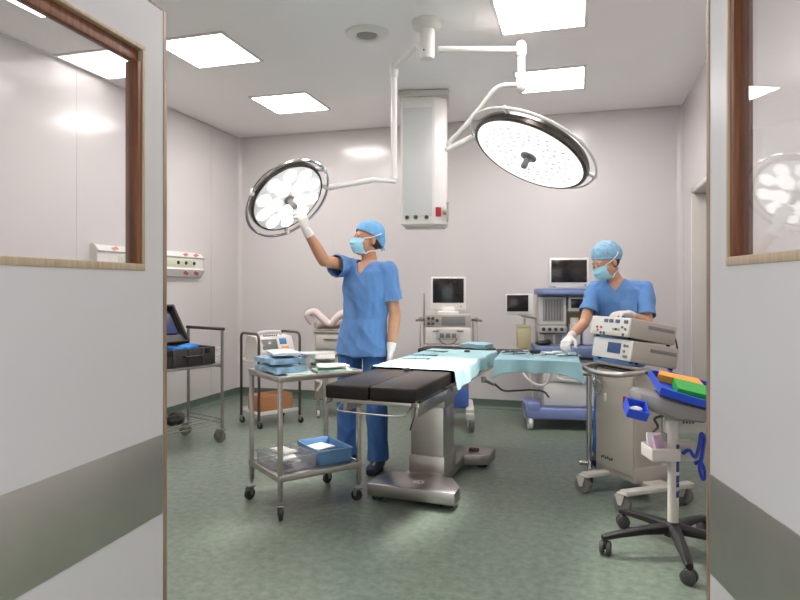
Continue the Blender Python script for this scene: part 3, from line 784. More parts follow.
def drape(u, v):
    y = .66 + 1.22*u
    hangR = .105 + .010*math.sin(u*9) - .035*u + .006*math.sin(u*23)
    hangL = .05 + .02*math.sin(u*12)
    tot = hangL + .53 + hangR; s_ = v*tot
    w = noise.noise(Vector((u*7, v*5, 2)))*.006 + noise.noise(Vector((u*17, v*11, 5)))*.003
    y += noise.noise(Vector((v*4, 7, u)))*.03*(1 if u < .1 or u > .9 else 0)
    if s_ < hangL: x, z = -.262-.012 - .006*math.sin(u*40), zt+.006-(hangL-s_)
    elif s_ < hangL+.53: x, z = -.265+(s_-hangL), zt+.009+abs(w)
    else:
        k = s_-hangL-.53
        x, z = .269 + .009*(1+math.sin(u*30+1))*min(1, k*9), zt+.004-k
    return (x, y, z)
o = solo('surgical_drape', sheet(drape, 90, 60, .003, 'd'), M_DRAPE, 'pale teal surgical drape over the middle of the operating table', 'drape', (*OT, 0), orot)
def on_table(x, y):
    c, s_ = math.cos(orot), math.sin(orot); return (OT[0]+c*x-s_*y, OT[1]+s_*x+c*y)
solo('folded_towel', pack(.22, .16, .05, 60, .015), M_DRAPE2, 'folded teal towel on the head end of the operating table', 'towel', (*on_table(.05, 2.13), .80), orot+R_(-10))
solo('clip', MB().box((0, 0, .008), (.04, .022, .012), .004).ball((.012, 0, .016), .008, n=8), M_BLACK, 'small black clip at the near edge of the table drape', 'clip', (*on_table(-.01, .60), .801), orot+R_(20))

# instruments: forceps, scissors, tray pieces
def forceps(L=.15, spread=.05, ring=.013):
    m = MB()
    for s_ in (-1, 1):
        m.tube([(-L*.5, .002*s_, .006), (-L*.1, .004*s_, .006), (L*.1, -.006*s_, .006), (L*.38, -spread*.4*s_, .006)], [.002, .0035, .0035, .0028], 6)
        m.tube([Vector((L*.38+ring+ring*math.cos(2*PI*k/14), -spread*.4*s_-.004*s_+ring*math.sin(2*PI*k/14), .006)) for k in range(14)], .0028, 6, True)
    m.cyl((0, 0, .001), (0, 0, .012), .005, n=8)
    return m
M_INST = mat('instrument_steel', (120, 120, 122), .25, 1.)
M_INSTD = mat('dark_instrument', (60, 62, 68), .3, .7)
for (x, y, a, lab) in ((-.12, 1.25, 5, 'steel forceps on the table drape nearest the surgeon hand'), (-.13, 1.55, -12, 'steel forceps on the table drape towards its far end'), (-.10, 1.02, 8, 'steel forceps on the table drape nearest the black pads')):
    solo('forceps', forceps(.19, .045), M_INST, lab, 'forceps', (*on_table(x, y), .822), orot+R_(a), 'forceps on the table drape')
solo('suture_reel', MB().lathe([(.003, 0), (.022, 0), (.022, .012), (.01, .016), (.003, .016)], 16), M_BLACK, 'small black reel near the middle of the table drape', 'reel', (*on_table(.10, 1.62), .822), 0)

# ------------------------------------------------------------------ instrument table with teal drape
IT = Vector((.006+(-.599-.033+.021-.545)/4, (4.094+4.154+4.794+4.63)/4)); irot = R_(2)
t = T('instrument_table', 'low wheeled instrument table hidden under the teal drape beside the nurse', 'table', (IT.x, IT.y, 0), irot)
P('tabletop', MB().box((0, 0, .815), (.51, .51, .03), .006), M_STEEL, t)
P('post', MB().cyl((.345, .10, .08), (.345, .10, .70), .018).box((.25, .10, .70), (.22, .04, .02), .005).cyl((.17, .10, .70), (.17, .10, .80), .014), M_CHROME, t)
bs = MB()
bs.tube([(.35, -.10, .085), (.35, .28, .085)], .018, 10).tube([(.35, .10, .085), (.28, .10, .085)], .018, 10)
P('base', bs, M_CHROME, t)
for x, y in ((.35, -.08), (.35, .26)): caster(t, x, y, .03, .016, .085, R_(90), M_RUBBER)
def cover(u, v):
    w2, d2 = .262, .262
    hang = .088
    # concentric: v around the square, u from the middle outwards
    th = 2*PI*v
    c, s_ = math.cos(th), math.sin(th); k = max(abs(c), abs(s_))
    ex, ey = c/k, s_/k
    if u < .6:
        q = u/.6
        x, y = ex*w2*q, ey*d2*q
        return (x, y, .838 + .004*noise.noise(Vector((x*9, y*9, 3))))
    q = (u-.6)/.4
    corner = (min(abs(ex), abs(ey)))**6
    h = hang*(1+.55*corner + .22*noise.noise(Vector((th*1.6, 4, 0))) )
    h *= 1 + .2*max(0, ex-.6)
    out = .010 + .03*corner*q + .016*q*math.sin(th*11+math.sin(th*3))
    nx, ny = (ex if abs(ex) > .999 else ex**3), (ey if abs(ey) > .999 else ey**3)
    return (ex*w2+nx*out, ey*d2+ny*out, .838-h*q)
m = MB(); bm = m.bm
NU, NV = 22, 160
def ringpts(i, dz): return [Vector(cover(i/NU, j/NV)) for j in range(NV)]
rings = [ringpts(i, 0) for i in range(1, NU+1)]
inner = [[p + Vector((-p.x*.012, -p.y*.012, -.003)) for p in r] for r in rings]
m.loft(rings + inner[::-1])
solo('table_drape', m, M_DRAPE2, 'teal drape hanging over the instrument table edges', 'drape', (IT.x, IT.y, 0), irot)
def on_it(x, y):
    c, s_ = math.cos(irot), math.sin(irot); return (IT.x+c*x-s_*y, IT.y+s_*x+c*y)
spots = [(-.22, .03, 70, 'dark forceps at the left end of the teal instrument table'), (-.15, .06, 40, 'dark forceps second from the left end of the teal instrument table'), (-.16, -.09, 15, 'dark forceps at the near left of the teal instrument table'), (-.03, -.10, 25, 'dark forceps at the near middle of the teal instrument table'), (.11, -.06, -20, 'dark forceps right of the middle of the teal instrument table'), (.20, -.12, 30, 'dark forceps at the near right of the teal instrument table')]
for i, (x, y, a, lab) in enumerate(spots):
    solo('forceps', forceps(.15, .05), M_INSTD if i < 3 else M_INST, lab, 'forceps', (*on_it(x, y), .843), irot+R_(a), 'instruments on the teal table')
b = MB().lathe([(.004, 0), (.035, 0), (.045, .022), (.042, .022), (.033, .004), (.004, .004)], 20)
solo('gallipot', b, M_INSTD, 'small dark bowl in the middle of the teal instrument table', 'bowl', (*on_it(-.02, .05), .8425), 0)
solo('swab', pack(.07, .05, .014, 80, .01), M_PAPER, 'white swab under the nurse hand on the teal table', 'swab', (*on_it(.13, .12), .8425), irot)
solo('swab', pack(.06, .05, .012, 82, .01), M_PAPER, 'white swab between the bowl and the nurse hand on the teal table', 'swab', (*on_it(.075, .025), .8425), irot+R_(30))

# ------------------------------------------------------------------ ultrasound style machine at the back
ux, uy = cr(.46, 5.95)
t = T('imaging_machine', 'white imaging machine on casters behind the operating table by the back wall', 'medical machine', (ux, uy, 0), R_(11))
bs = MB()
for sx in (-1, 1): bs.box((sx*.2, -.02, .17), (.075, .56, .07), .02).box((sx*.2, -.27, .135), (.08, .09, .07), .015)
bs.box((0, .05, .16), (.42, .34, .05), .01)
P('base', bs, M_WHITE, t)
for sx in (-1, 1):
    for sy in (-.27, .22): caster(t, sx*.2, sy, .058, .028, .15, R_(-75), M_WHEEL, M_WHITE)
P('lower_body', MB().box((0, .03, .28), (.38, .38, .18), .012), M_BLUE if False else mat('royal_blue_paint', (86, 122, 204), .4), t, 'blue lower housing')
P('cabinet', MB().box((0, .06, .555), (.38, .36, .38), .01), M_BEIGE, t)
P('shelf', MB().box((0, -.02, .765), (.44, .46, .03), .008), M_BEIGE, t)
P('control_unit', MB().box((0, -.02, .86), (.41, .38, .15), .012), M_WHITE, t)
cp = MB(); cp.box((-.0, -.214, .875), (.22, .012, .10), .004)
cpp = P('control_panel', cp, M_WHITED, t)
k = MB()
for x in (-.11, .11): k.box((x, -.222, .905), (.06, .008, .015), .002)
for x in (-.055, 0, .055): k.box((x, -.222, .865), (.04, .008, .04), .002)
k.tube(arc((0, -.222, .87), .09, 200, 340, 10, 'xz'), .005, 6)
P('key', k, M_GREY, cpp)
P('upper_unit', MB().box((0, 0, .995), (.43, .36, .115), .008), M_BEIGE, t)
P('upper_grille', MB().box((.05, -.182, .995), (.22, .008, .085), .002), M_GREY, t)
kn = MB()
for x, z in ((-.18, 1.02), (-.14, 1.02), (-.18, .97), (-.14, .97), (-.10, 1.0)): kn.cyl((x, -.18, z), (x, -.2, z), .014, n=10)
P('knob', kn, M_DGREY, t)
P('stand_top', MB().box((0, 0, 1.066), (.2, .2, .03), .008).box((.0, .02, 1.10), (.12, .10, .05), .01), M_WHITE, t)
mo = P('monitor', MB().box((.0, .02, 1.250), (.335, .09, .315), .014).box((.0, .09, 1.26), (.24, .08, .22), .03), M_WHITE, t)
P('screen', MB().box((0, -.026, 1.275), (.292, .006, .232), .003), M_SCREEN, mo, 'dark blank screen')
P('power_key', MB().cyl((.12, -.02, 1.125), (.12, -.03, 1.125), .008, n=10), M_GREY, mo)
for sx, lx in ((-1, .26), (1, .27)):
    hk = P('cable_hook', MB().tube(smoothpath([(sx*.21, 0, 1.0), (sx*lx, -.02, 1.0), (sx*(lx+.05), -.03, .99)], 4), .012, 8).ball((sx*lx, -.03, 1.0), .025, n=10), M_GREY, t)
    P('cable', MB().tube(smoothpath([(sx*lx, -.04, .99), (sx*(lx+.01), -.05, .85), (sx*(lx), -.04, .72), (sx*(lx-.02), 0, .6), (sx*.2, .05, .5)], 5), .008, 6), M_WHITED, hk)
for sx in (-1, 1): P('side_pole', MB().cyl((sx*.24, .18, .5), (sx*.24, .18, 1.25 if sx < 0 else 1.0), .009, n=8), M_STEEL, t)
P('plug', MB().tube([(-.28, -.50, .01), (-.26, -.47, .02), (-.22, -.43, .02), (-.1, -.33, .03), (0, -.1, .12)], .008, 8), M_BLACK, t, 'black cable running to the floor')

# ------------------------------------------------------------------ anaesthesia machine
ax_, ay_ = cr(1.60, 5.96)
t = T('anaesthesia_machine', 'tall anaesthesia machine with slate blue top shelf and drawers against the back wall', 'medical machine', (ax_, ay_, 0), R_(8.5))
b = MB()
b.prism([(-.41, -.30), (.34, -.30), (.34, .30), (-.41, .30)], .10, .20, .02)
b.box((-.34, -.24, .20), (.12, .12, .10), .02)
P('base', b, M_MAUVE, t, 'mauve blue base')
for sx in (-1, 1):
    for sy in (-.24, .24): caster(t, sx*.31-(.07 if sx < 0 else 0), sy, .058, .03, .12, R_(-80 if sx < 0 else -100), M_WHITE, M_WHITED)
P('drawer_unit', MB().box((0.02, .02, .42), (.54, .46, .44), .01), M_WHITED, t)
for z, hh in ((.53, .18), (.32, .20)):
    d = P('drawer', MB().box((.02, -.217, z), (.52, .016, hh), .006), M_WHITE, t)
    if z > .5: P('drawer_handle', MB().tube(smoothpath([(-.12, -.226, .475), (-.08, -.245, .458), (.05, -.25, .45), (.18, -.245, .458), (.22, -.226, .475)], 5), .014, 8), M_WHITE, d)
P('side_column', MB().box((.31, .02, .45), (.05, .4, .5), .01), M_MAUVE, t)
P('worktop', MB().box((0, -.05, .715), (.66, .52, .10), .02), M_SLATE, t, 'slate blue worktop')
P('back_cabinet', MB().box((0.0, .12, 1.0), (.58, .26, .50), .01), M_WHITED, t)
up = P('flow_unit', MB().box((-.155, -.05, 1.085), (.25, .14, .26), .008), M_WHITE, t)
fl_ = MB()
for k_ in range(6): fl_.cyl((-.215+.026*k_, -.124, 1.0), (-.215+.026*k_, -.124, 1.19), .007, n=8)
P('flow_tube', fl_, M_GREY, up)
P('flow_frame', MB().box((-.15, -.122, 1.095), (.19, .006, .215), .002), mat('silver_grey', (168, 164, 160), .4), up)
kp = P('knob_panel', MB().box((-.155, -.07, .915), (.25, .16, .07), .008), M_WHITED, t)
for x in (-.24, -.185, -.13, -.075): P('knob', MB().cyl((x, -.15, .915), (x, -.175, .915), .016, n=12), M_DGREY, kp)
lp = P('lower_panel', MB().box((-.155, -.04, .815), (.25, .14, .11), .006), M_WHITED, t)
P('gauge', MB().box((-.19, -.115, .82), (.08, .01, .09), .003).box((-.1, -.115, .82), (.06, .01, .09), .003), M_GREY, lp)
ds = P('display_unit', MB().box((.09, -.05, 1.15), (.2, .12, .13), .008), M_WHITE, t)
P('screen', MB().box((.09, -.112, 1.155), (.15, .006, .085), .002), M_SCREEN, ds, 'small dark screen')
P('vaporiser', MB().box((.05, -.07, .87), (.1, .12, .20), .015).cyl((.05, -.07, .96), (.05, -.07, 1.02), .04), M_WHITE, t)
P('vaporiser', MB().box((.17, -.07, .87), (.1, .12, .20), .015).cyl((.17, -.07, .96), (.17, -.07, 1.02), .04), M_WHITE, t)
P('recess_panel', MB().box((.12, -.012, 1.0), (.26, .012, .14), .004), mat('olive_panel', (126, 118, 84), .5), t)
P('top_shelf', MB().box((0, .0, 1.265), (.60, .46, .065), .016), M_SLATE, t, 'slate blue top shelf')
P('shelf_trim', MB().box((0, -.232, 1.262), (.5, .006, .03), .002), M_MAUVE, t)
arm = MB().tube(smoothpath([(-.29, .08, 1.0), (-.35, .02, 1.02), (-.42, -.04, 1.035), (-.46, -.04, 1.05)], 5), .013, 8)
ar = P('swing_arm', arm, M_WHITED, t)
sm = P('side_monitor', MB().box((-.46, -.06, 1.145), (.255, .05, .20), .01).box((-.345, -.075, 1.12), (.03, .03, .13), .004), M_WHITE, t)
P('screen', MB().box((-.475, -.087, 1.155), (.20, .006, .155), .002), M_SCREEN, sm, 'dark blank side screen')
P('bracket', MB().box((-.40, .0, .705), (.24, .20, .02), .004).cyl((-.40, .06, .70), (-.40, .06, 1.03), .012, n=10).box((-.33, .05, .66), (.1, .03, .05), .004), M_WHITED, t)
hs = MB().tube(smoothpath([(-.42, -.10, .66), (-.45, -.14, .55), (-.40, -.18, .46), (-.30, -.2, .40), (-.22, -.22, .42), (-.19, -.24, .52), (-.185, -.25, .62), (-.18, -.26, .70)], 6), .013, 8)
P('hose', hs, M_WHITE, t, 'white loop of breathing hose')
P('hose', MB().tube(smoothpath([(-.36, -.08, .66), (-.37, -.12, .5), (-.35, -.15, .36), (-.34, -.15, .27)], 6), .011, 8), M_WHITED, t, 'white hose hanging down the side')
def on_an(x, y):
    a = R_(8.5); c, s_ = math.cos(a), math.sin(a); return (ax_+c*x-s_*y, ay_+s_*x+c*y)
mo = T('monitor', 'large blank monitor standing on the slate blue top of the anaesthesia machine', 'monitor', (*on_an(.0, .02), 1.298), R_(8.5))
P('foot', MB().box((0, .03, .008), (.24, .16, .016), .006).box((0, .06, .05), (.1, .06, .09), .01), M_WHITED, mo)
P('housing', MB().box((0.01, .0, .152), (.37, .06, .275), .012).box((.01, .06, .17), (.28, .08, .2), .03), M_WHITE, mo)
P('screen', MB().box((.01, -.031, .162), (.33, .006, .215), .003), M_SCREEN, mo, 'dark blank screen')
P('power_key', MB().cyl((.16, -.03, .03), (.16, -.038, .03), .008, n=10), M_GREY, mo)
yb = T('suction_bin', 'yellowed plastic bin on the bracket left of the anaesthesia machine', 'bin', (*on_an(-.415, -.02), .716), R_(8.5))
P('body', MB().box((0, 0, .11), (.13, .11, .20), .01), M_YELLOW, yb)
P('lid', MB().box((0, 0, .216), (.138, .118, .02), .006), M_YELLOW, yb)
m = MB(); m.ball((0, 0, .024), (.075, .04, .022), n=12).ball((.05, .01, .03), (.03, .03, .028), n=10)
solo('face_mask', m, M_BLACK, 'black rubber mask lying on the slate blue worktop edge', 'mask', (*on_an(-.25, -.19), .7665), R_(20))

# ------------------------------------------------------------------ electrosurgical cart and units
f_ = Vector(cr(1.286, 4.10)); g_ = Vector(cr(1.41, 3.75)); dv = (g_-f_); erot = math.atan2(dv.y, dv.x)
ec = (f_+g_)/2
# local +x runs along the front face (away from nurse -> towards viewer), local +y into the body
t = T('electrosurgical_cart', 'beige column cart on casters holding two stacked generators', 'cart', (ec.x, ec.y, 0), erot)
W = dv.length
P('body', MB().box((0, .10, .46), (W, .2, .64), .012), M_BEIGE, t)
P('lower_body', MB().box((.0, .125, .17), (W+.01, .25, .10), .01), M_BEIGE, t)
P('front_panel', MB().box((0, -.004, .46), (W-.02, .008, .60), .003), mat('panel_beige', (184, 176, 165), .35), t)
P('lock', MB().box((-.08, -.01, .60), (.018, .012, .055), .004), M_WHITE, t)
P('switch', MB().box((.105, -.01, .60), (.022, .012, .075), .003), M_RED, t, 'small red switch')
mk = MB()
for k_ in range(6): mk.box((-.115+.02*k_, -.0095, .215+.006*(k_ % 2)), (.013, .002, .014))
P('lettering', mk, M_DGREY, t, 'row of small dark marks low on the front')
P('top_tray', MB().box((0, .165, .787), (W+.02, .34, .02), .008, Matrix.Rotation(R_(-10), 3, 'X')), M_BEIGE, t)
P('neck', MB().box((0, .10, .775), (W-.06, .18, .04), .006), M_DGREY, t)
P('handle', MB().tube(smoothpath([(-W/2-.01, .05, .795), (-W/2-.02, -.04, .79), (-W/2+.02, -.10, .78), (0, -.135, .775), (W/2-.03, -.12, .78), (W/2+.02, -.04, .79), (W/2+.01, .05, .795)], 6), .017, 12), M_STEEL, t, 'curved steel push handle')
lg = MB()
for sx in (-1, 1):
    lx = -.08 if sx < 0 else .29
    lg.prism([(lx-.03, -.17), (lx+.03, -.17), (lx+.03, .33), (lx-.03, .33)] , .105, .135, .008)
lg.box((.08, .12, .118), (W+.04, .14, .03), .006)
P('leg_frame', lg, M_WHITED, t)
for sx in (-1, 1):
    for y in (-.15, .30): caster(t, -.08 if sx < 0 else .29, y, .055, .03, .125, R_(200), M_WHEEL, M_WHITED)
hk = MB()
for z, r in ((.70, .05), (.66, .035)):
    hk.tube([Vector((-.14+r*math.cos(2*PI*k/18), -.02-.004*(k % 2), z+r*math.sin(2*PI*k/18)*1.2)) for k in range(18)], .005, 6, True)
hk.tube(smoothpath([(-.15, -.02, .76), (-.16, -.03, .68), (-.15, -.03, .6), (-.13, -.02, .63)], 5), .005, 6)
P('cable_loop', hk, M_CLEARB, t, 'clear tubing looped on the front')
tiltm = R_(-10)
def unit(name, label, zb, h, ldx):
    o = T(name, label, 'generator', (ec.x, ec.y, zb), erot)
    o.rotation_euler = (tiltm, 0, erot)
    P('housing', MB().box((ldx, .145, h/2), (W, .35, h-.006), .01), M_BEIGE, o)
    P('front_panel', MB().box((ldx, -.033, h/2), (W-.004, .014, h-.01), .005), M_WHITE, o)
    P('side_recess', MB().box((ldx+W/2+.001, .20, h*.68), (.004, .2, .022), .002), M_GREY, o)
    for x in (-.15, .15):
        for y in (.0, .3): P('foot', MB().cyl((ldx+x, y, -.007), (ldx+x, y, .004), .012, n=10), M_RUBBER, o)
    return o
u = unit('generator', 'lower beige generator with a blue display on the column cart', .848, .135, .0)
P('display', MB().box((.03, -.042, .075), (.12, .006, .065), .002), mat('blue_display', (60, 84, 128), .2), u, 'blue display')
kk = MB()
for x, z in ((.125, .095), (.15, .095), (.125, .06), (.15, .03), (.13, .03)): kk.cyl((x, -.038, z), (x, -.046, z), .009, n=8)
P('key', kk, M_GREY, u)
u = unit('generator', 'upper beige generator with rows of keys under the nurse hand', .994, .125, -.015)
for x, w_ in ((-.05, .036), (0, .036), (.06, .036), (.127, .012), (.147, .012)):
    P('display', MB().box((x, -.042, .095), (w_, .008, .022), .002), mat('dim_display', (104, 110, 132), .3), u)
for i, (x, z, mm) in enumerate(((-.13, .05, M_ROSE), (-.09, .05, M_ROSE), (.03, .045, M_YELLOW), (.055, .045, M_DGREY), (.08, .045, M_YELLOW), (.11, .06, M_GREY), (-.12, .03, M_ROSE), (.14, .05, M_GREY))):
    P('key', MB().cyl((x, -.038, z), (x, -.047, z), .008, n=8), mm, u)
st = P('port_strip', MB().box((0, -.042, .015), (W-.03, .006, .022), .002), M_WHITED, u)
P('port', MB().cyl((-.08, -.044, .015), (-.08, -.05, .015), .009, n=8).cyl((-.05, -.044, .015), (-.05, -.05, .015), .009, n=8).cyl((.13, -.044, .015), (.13, -.05, .015), .009, n=8), M_DGREY, st)
P('power_cord', MB().tube(smoothpath([(.08, .32, .07), (.09, .38, .06), (.10, .41, -.02), (.09, .41, -.12), (.05, .40, -.2)], 6), .006, 8), M_DGREY, u)

# ------------------------------------------------------------------ roll stand on five star base
sx0, sy0 = .439, 3.332
t = T('roll_stand', 'roll stand with black five-star base and tilted grey monitor by the right door', 'roll stand', (sx0, sy0, 0), YAW)
P('hub', MB().lathe([(.01, .085), (.05, .085), (.055, .11), (.045, .14), (.03, .15), (.01, .15)], 24), M_BLACK, t)
for k_ in range(5):
    a = R_(-103 + 72*k_)
    ca, sa = math.cos(a), math.sin(a); r0, r1 = .03, .345
    rings = []
    for r_, z, w_, h_ in ((r0, .118, .032, .026), (.15, .112, .026, .02), (.27, .098, .022, .016), (r1-.01, .088, .02, .014), (r1+.015, .082, .016, .012)):
        c = Vector((ca*r_, sa*r_, z)); s_ = Vector((-sa, ca, 0))
        rings.append((c, s_*w_, Vector((0, 0, h_))))
    P('leg', MB().eloft(rings, 12, 3), M_BLACK, t)
    f = MB().cyl((ca*r1, sa*r1, .05), (ca*r1, sa*r1, .09), .012, n=10)
    tw = a + R_(60)
    c = P('caster', f.ball((ca*r1, sa*r1, .05), (.022, .022, .026), n=10), M_BLACK, t)
    g = MB()
    for s_ in (-1, 1):
        M = Matrix.Translation((ca*r1-math.sin(tw)*s_*.016, sa*r1+math.cos(tw)*s_*.016, .034)) @ Matrix.Rotation(tw, 4, 'Z') @ Matrix.Rotation(PI/2, 4, 'X')
        g.lathe([(.004, -.011), (.026, -.011), (.034, -.006), (.034, .006), (.026, .011), (.004, .011)], 18, M)
    P('wheel', g, M_DGREY, c)
P('pole', MB().cyl((0, 0, .14), (0, 0, .66), .026, n=20), M_WHITED, t)
bl = MB()
for k_, (z, h_) in enumerate(((.29, .03), (.335, .02), (.365, .035), (.41, .02), (.44, .04), (.49, .02), (.52, .03))):
    bl.box((.0125, -.0235, z), (.018, .004, h_), .001, Matrix.Rotation(R_(28), 3, 'Z'))
P('lettering', bl, mat('navy_print', (48, 66, 140), .5), t, 'vertical blue marks printed on the pole')
con = MB()
rotc = Matrix.Rotation(R_(-6), 4, 'Z') @ Matrix.Rotation(R_(13), 4, 'Y')
Mc = Matrix.Translation((-.01, 0, .715)) @ rotc
rr = []
for x, w_, z0, z1 in ((-.195, .05, .0, .035), (-.18, .10, -.015, .05), (-.13, .135, -.035, .058), (.0, .145, -.055, .06), (.12, .14, -.035, .055), (.17, .12, .0, .05)):
    q = []
    for k_ in range(16):
        th = 2*PI*k_/16; c, s_ = math.cos(th), math.sin(th)
        q.append(Mc @ Vector((x, math.copysign(abs(c)**.6, c)*w_, (z0+z1)/2+math.copysign(abs(s_)**.6, s_)*(z1-z0)/2)))
    rr.append(q)
con.loft(rr)
P('console', con, mat('console_grey', (140, 138, 136), .22, var=.03), t, 'rounded glossy grey console')
P('neck', MB().cyl((0, 0, .65), (.0, 0, .69), .035, n=16), M_STEELD, t)
bk = MB(); Mb = Matrix.Translation((0, 0, 0))
bk.box((-.07, -.02, .475), (.13, .14, .01), .003).box((-.135, -.02, .50), (.008, .14, .06), .002).box((-.07, -.09, .50), (.13, .008, .06), .002).box((-.07, .05, .50), (.13, .008, .06), .002)
P('side_tray', bk, M_WHITED, t, 'small white side tray')
P('lower_box', MB().box((.09, .05, .625), (.22, .06, .10), .008), M_WHITED, t, 'white box behind the pole')
mk = MB()
for k_ in range(4): mk.box((.06+.016*k_, .019, .635), (.01, .003, .014))
P('box_lettering', mk, M_DGREY, t)
P('cable_basket', MB().box((.07, .04, .49), (.09, .05, .10), .008), M_WHITED, t)
P('cable', MB().tube(smoothpath([(-.02, .06, .66), (-.06, .075, .64), (-.045, .075, .60), (-.07, .075, .57), (-.05, .075, .53)], 6), .007, 8), M_DGREY, t)
st = MB()
lp = smoothpath([(.048, .0, .485), (.07, -.02, .505), (.095, -.03, .475), (.115, -.03, .53), (.122, -.035, .59), (.138, -.03, .56), (.122, -.04, .48), (.112, -.04, .42), (.128, -.04, .37), (.138, -.04, .40), (.122, -.03, .45), (.095, -.02, .44)], 7)
st.tube(lp, .009, 10)
h = solo('blue_hose', st, mat('cobalt_hose', (38, 66, 178), .35), 'looped cobalt blue hose hanging on the roll stand by the right door', 'hose', (sx0, sy0, 0), YAW)
# blue tray with folders on top of the console
def MC(x, y, z): return Mc @ Vector((x, y, z))
tr = T('document_tray', 'blue tray on top of the grey console holding two folders', 'tray', (sx0, sy0, 0), YAW)
Mt = Mc @ Matrix.Translation((.035, 0, .088)) @ Matrix.Rotation(R_(13), 4, 'X')
pts = [(-.14, -.13), (.02, -.165), (.18, -.14), (.21, .0), (.18, .13), (-.02, .16), (-.14, .1)]
def slab(pts, z0, z1): return MB().loft([[Mt @ Vector((x, y, z0)) for x, y in pts], [Mt @ Vector((x, y, z1)) for x, y in pts]])
P('floor', slab(pts, 0, .008), M_BLUE, tr)
wl = MB(); o_ = [(x*1.05, y*1.05) for x, y in pts]
wl.loft([[Mt @ Vector((x, y, z)) for x, y in q] for q, z in ((pts, -.004), (o_, .004), (o_, .036), ([(x*.99, y*.99) for x, y in pts], .036), ([(x*.97, y*.97) for x, y in pts], .002))], caps=False)
P('rim', wl, M_BLUE, tr)
solo('folder', slab([(-.07, -.125), (.155, -.125), (.17, .025), (-.05, .025)], .011, .048), M_GREEN, 'green plastic folder in the blue tray', 'folder', (sx0, sy0, 0), YAW)
solo('folder', slab([(-.12, .035), (.10, .035), (.10, .125), (-.10, .105)], .011, .046), M_ORANGE, 'orange folder behind the green one in the blue tray', 'folder', (sx0, sy0, 0), YAW)
sp = T('scoop', 'small blue open cup clipped at the left end of the grey console', 'cup', (sx0, sy0, 0), YAW)
b = MB(); Ms = Mc @ Matrix.Translation((-.210, -.175, -.022)) @ Matrix.Rotation(R_(22), 4, 'X')
for c, d in (((0, 0, -.03), (.09, .10, .006)), ((-.045, 0, -.01), (.006, .10, .045)), ((.045, 0, -.01), (.006, .10, .045)), ((0, -.05, -.01), (.09, .006, .045)), ((0, .05, -.01), (.09, .006, .045))):
    k_ = bmesh.new(); bmesh.ops.create_cube(k_, size=1); bmesh.ops.scale(k_, vec=Vector(d), verts=k_.verts); b.merge(k_, Ms @ Matrix.Translation(c))
P('cup', b, M_BLUE, sp)
P('liner', MB().ball(Ms @ Vector((0, 0, -.01)), (.03, .035, .014), n=10), M_WHITED, sp)
for i, (x, y, a, mm, lab) in enumerate(((-.085, -.035, 35, M_PINK, 'pink packet in the small white side tray of the roll stand'), (-.088, .012, -4, M_PAPER, 'white packet behind the pink one in the small side tray'))):
    o = solo('packet', MB().box((0, 0, .05), (.07, .012, .10), .003, Matrix.Rotation(R_(-14), 3, 'X')), mm, lab, 'packet', (0, 0, 0), 0)
    p = Matrix.Rotation(YAW, 4, 'Z') @ Vector((x, y, 0)); o.location = (sx0+p.x, sy0+p.y, .484); o.rotation_euler = (0, 0, YAW+R_(a))

# ------------------------------------------------------------------ people
def hand_prims(m, wrist, d, palm, thumb_side, scale=1., curl=(18, 28, 24), infl=0., spread=6):
    """wrist point, direction to the fingers, palm normal (the side the fingers curl to), +1/-1 for the thumb's side along d x palm"""
    w = Vector(wrist); d = Vector(d).normalized(); n = Vector(palm); n = (n - d*n.dot(d)).normalized()
    s = d.cross(n).normalized()*thumb_side
    k = scale
    # palm
    m.eloft([(w - d*.01*k, s*(.026*k+infl), n*(.019*k+infl)), (w + d*.02*k, s*(.033*k+infl), n*(.019*k+infl)), (w + d*.06*k, s*(.042*k+infl), n*(.016*k+infl)), (w + d*.088*k, s*(.041*k+infl), n*(.013*k+infl))], 18, 2.4)
    for i, (off, ln) in enumerate(((.031, .076), (.0105, .084), (-.0105, .078), (-.031, .062))):
        p = w + d*(.084 if i in (1, 2) else .078)*k + s*off*k
        a = R_(spread)*(1.5-i)*.6
        dd = (d*math.cos(a) + s*math.sin(a)).normalized(); nn = n; tot = 0
        r = (.0092 if i < 3 else .008)*k + infl
        m.ball(p, r*1.02, n=10)
        for q, (f, c) in enumerate(zip((.45, .31, .24), curl)):
            c2 = R_(c*(1+.12*i))
            dd, nn = (dd*math.cos(c2) + nn*math.sin(c2)).normalized(), (nn*math.cos(c2) - dd*math.sin(c2)).normalized()
            e = p + dd*ln*f*k
            m.caps(p, e, r*(1-.06*q), r*(.94-.08*q), 10); p = e
    b = w + d*.022*k + s*.028*k
    d1 = (d*.62 + s*.72 + n*.28).normalized(); e1 = b + d1*.044*k
    d2 = (d*.82 + s*.38 + n*.36).normalized(); e2 = e1 + d2*.032*k; e3 = e2 + (d*.9+s*.12+n*.4).normalized()*.026*k
    m.caps(w + d*.012*k + s*.012*k, b, .017*k+infl, .016*k+infl, 10); m.caps(b, e1, .0155*k+infl, .0115*k+infl, 10); m.caps(e1, e2, .0112*k+infl, .010*k+infl, 10); m.caps(e2, e3, .010*k+infl, .0082*k+infl, 10)
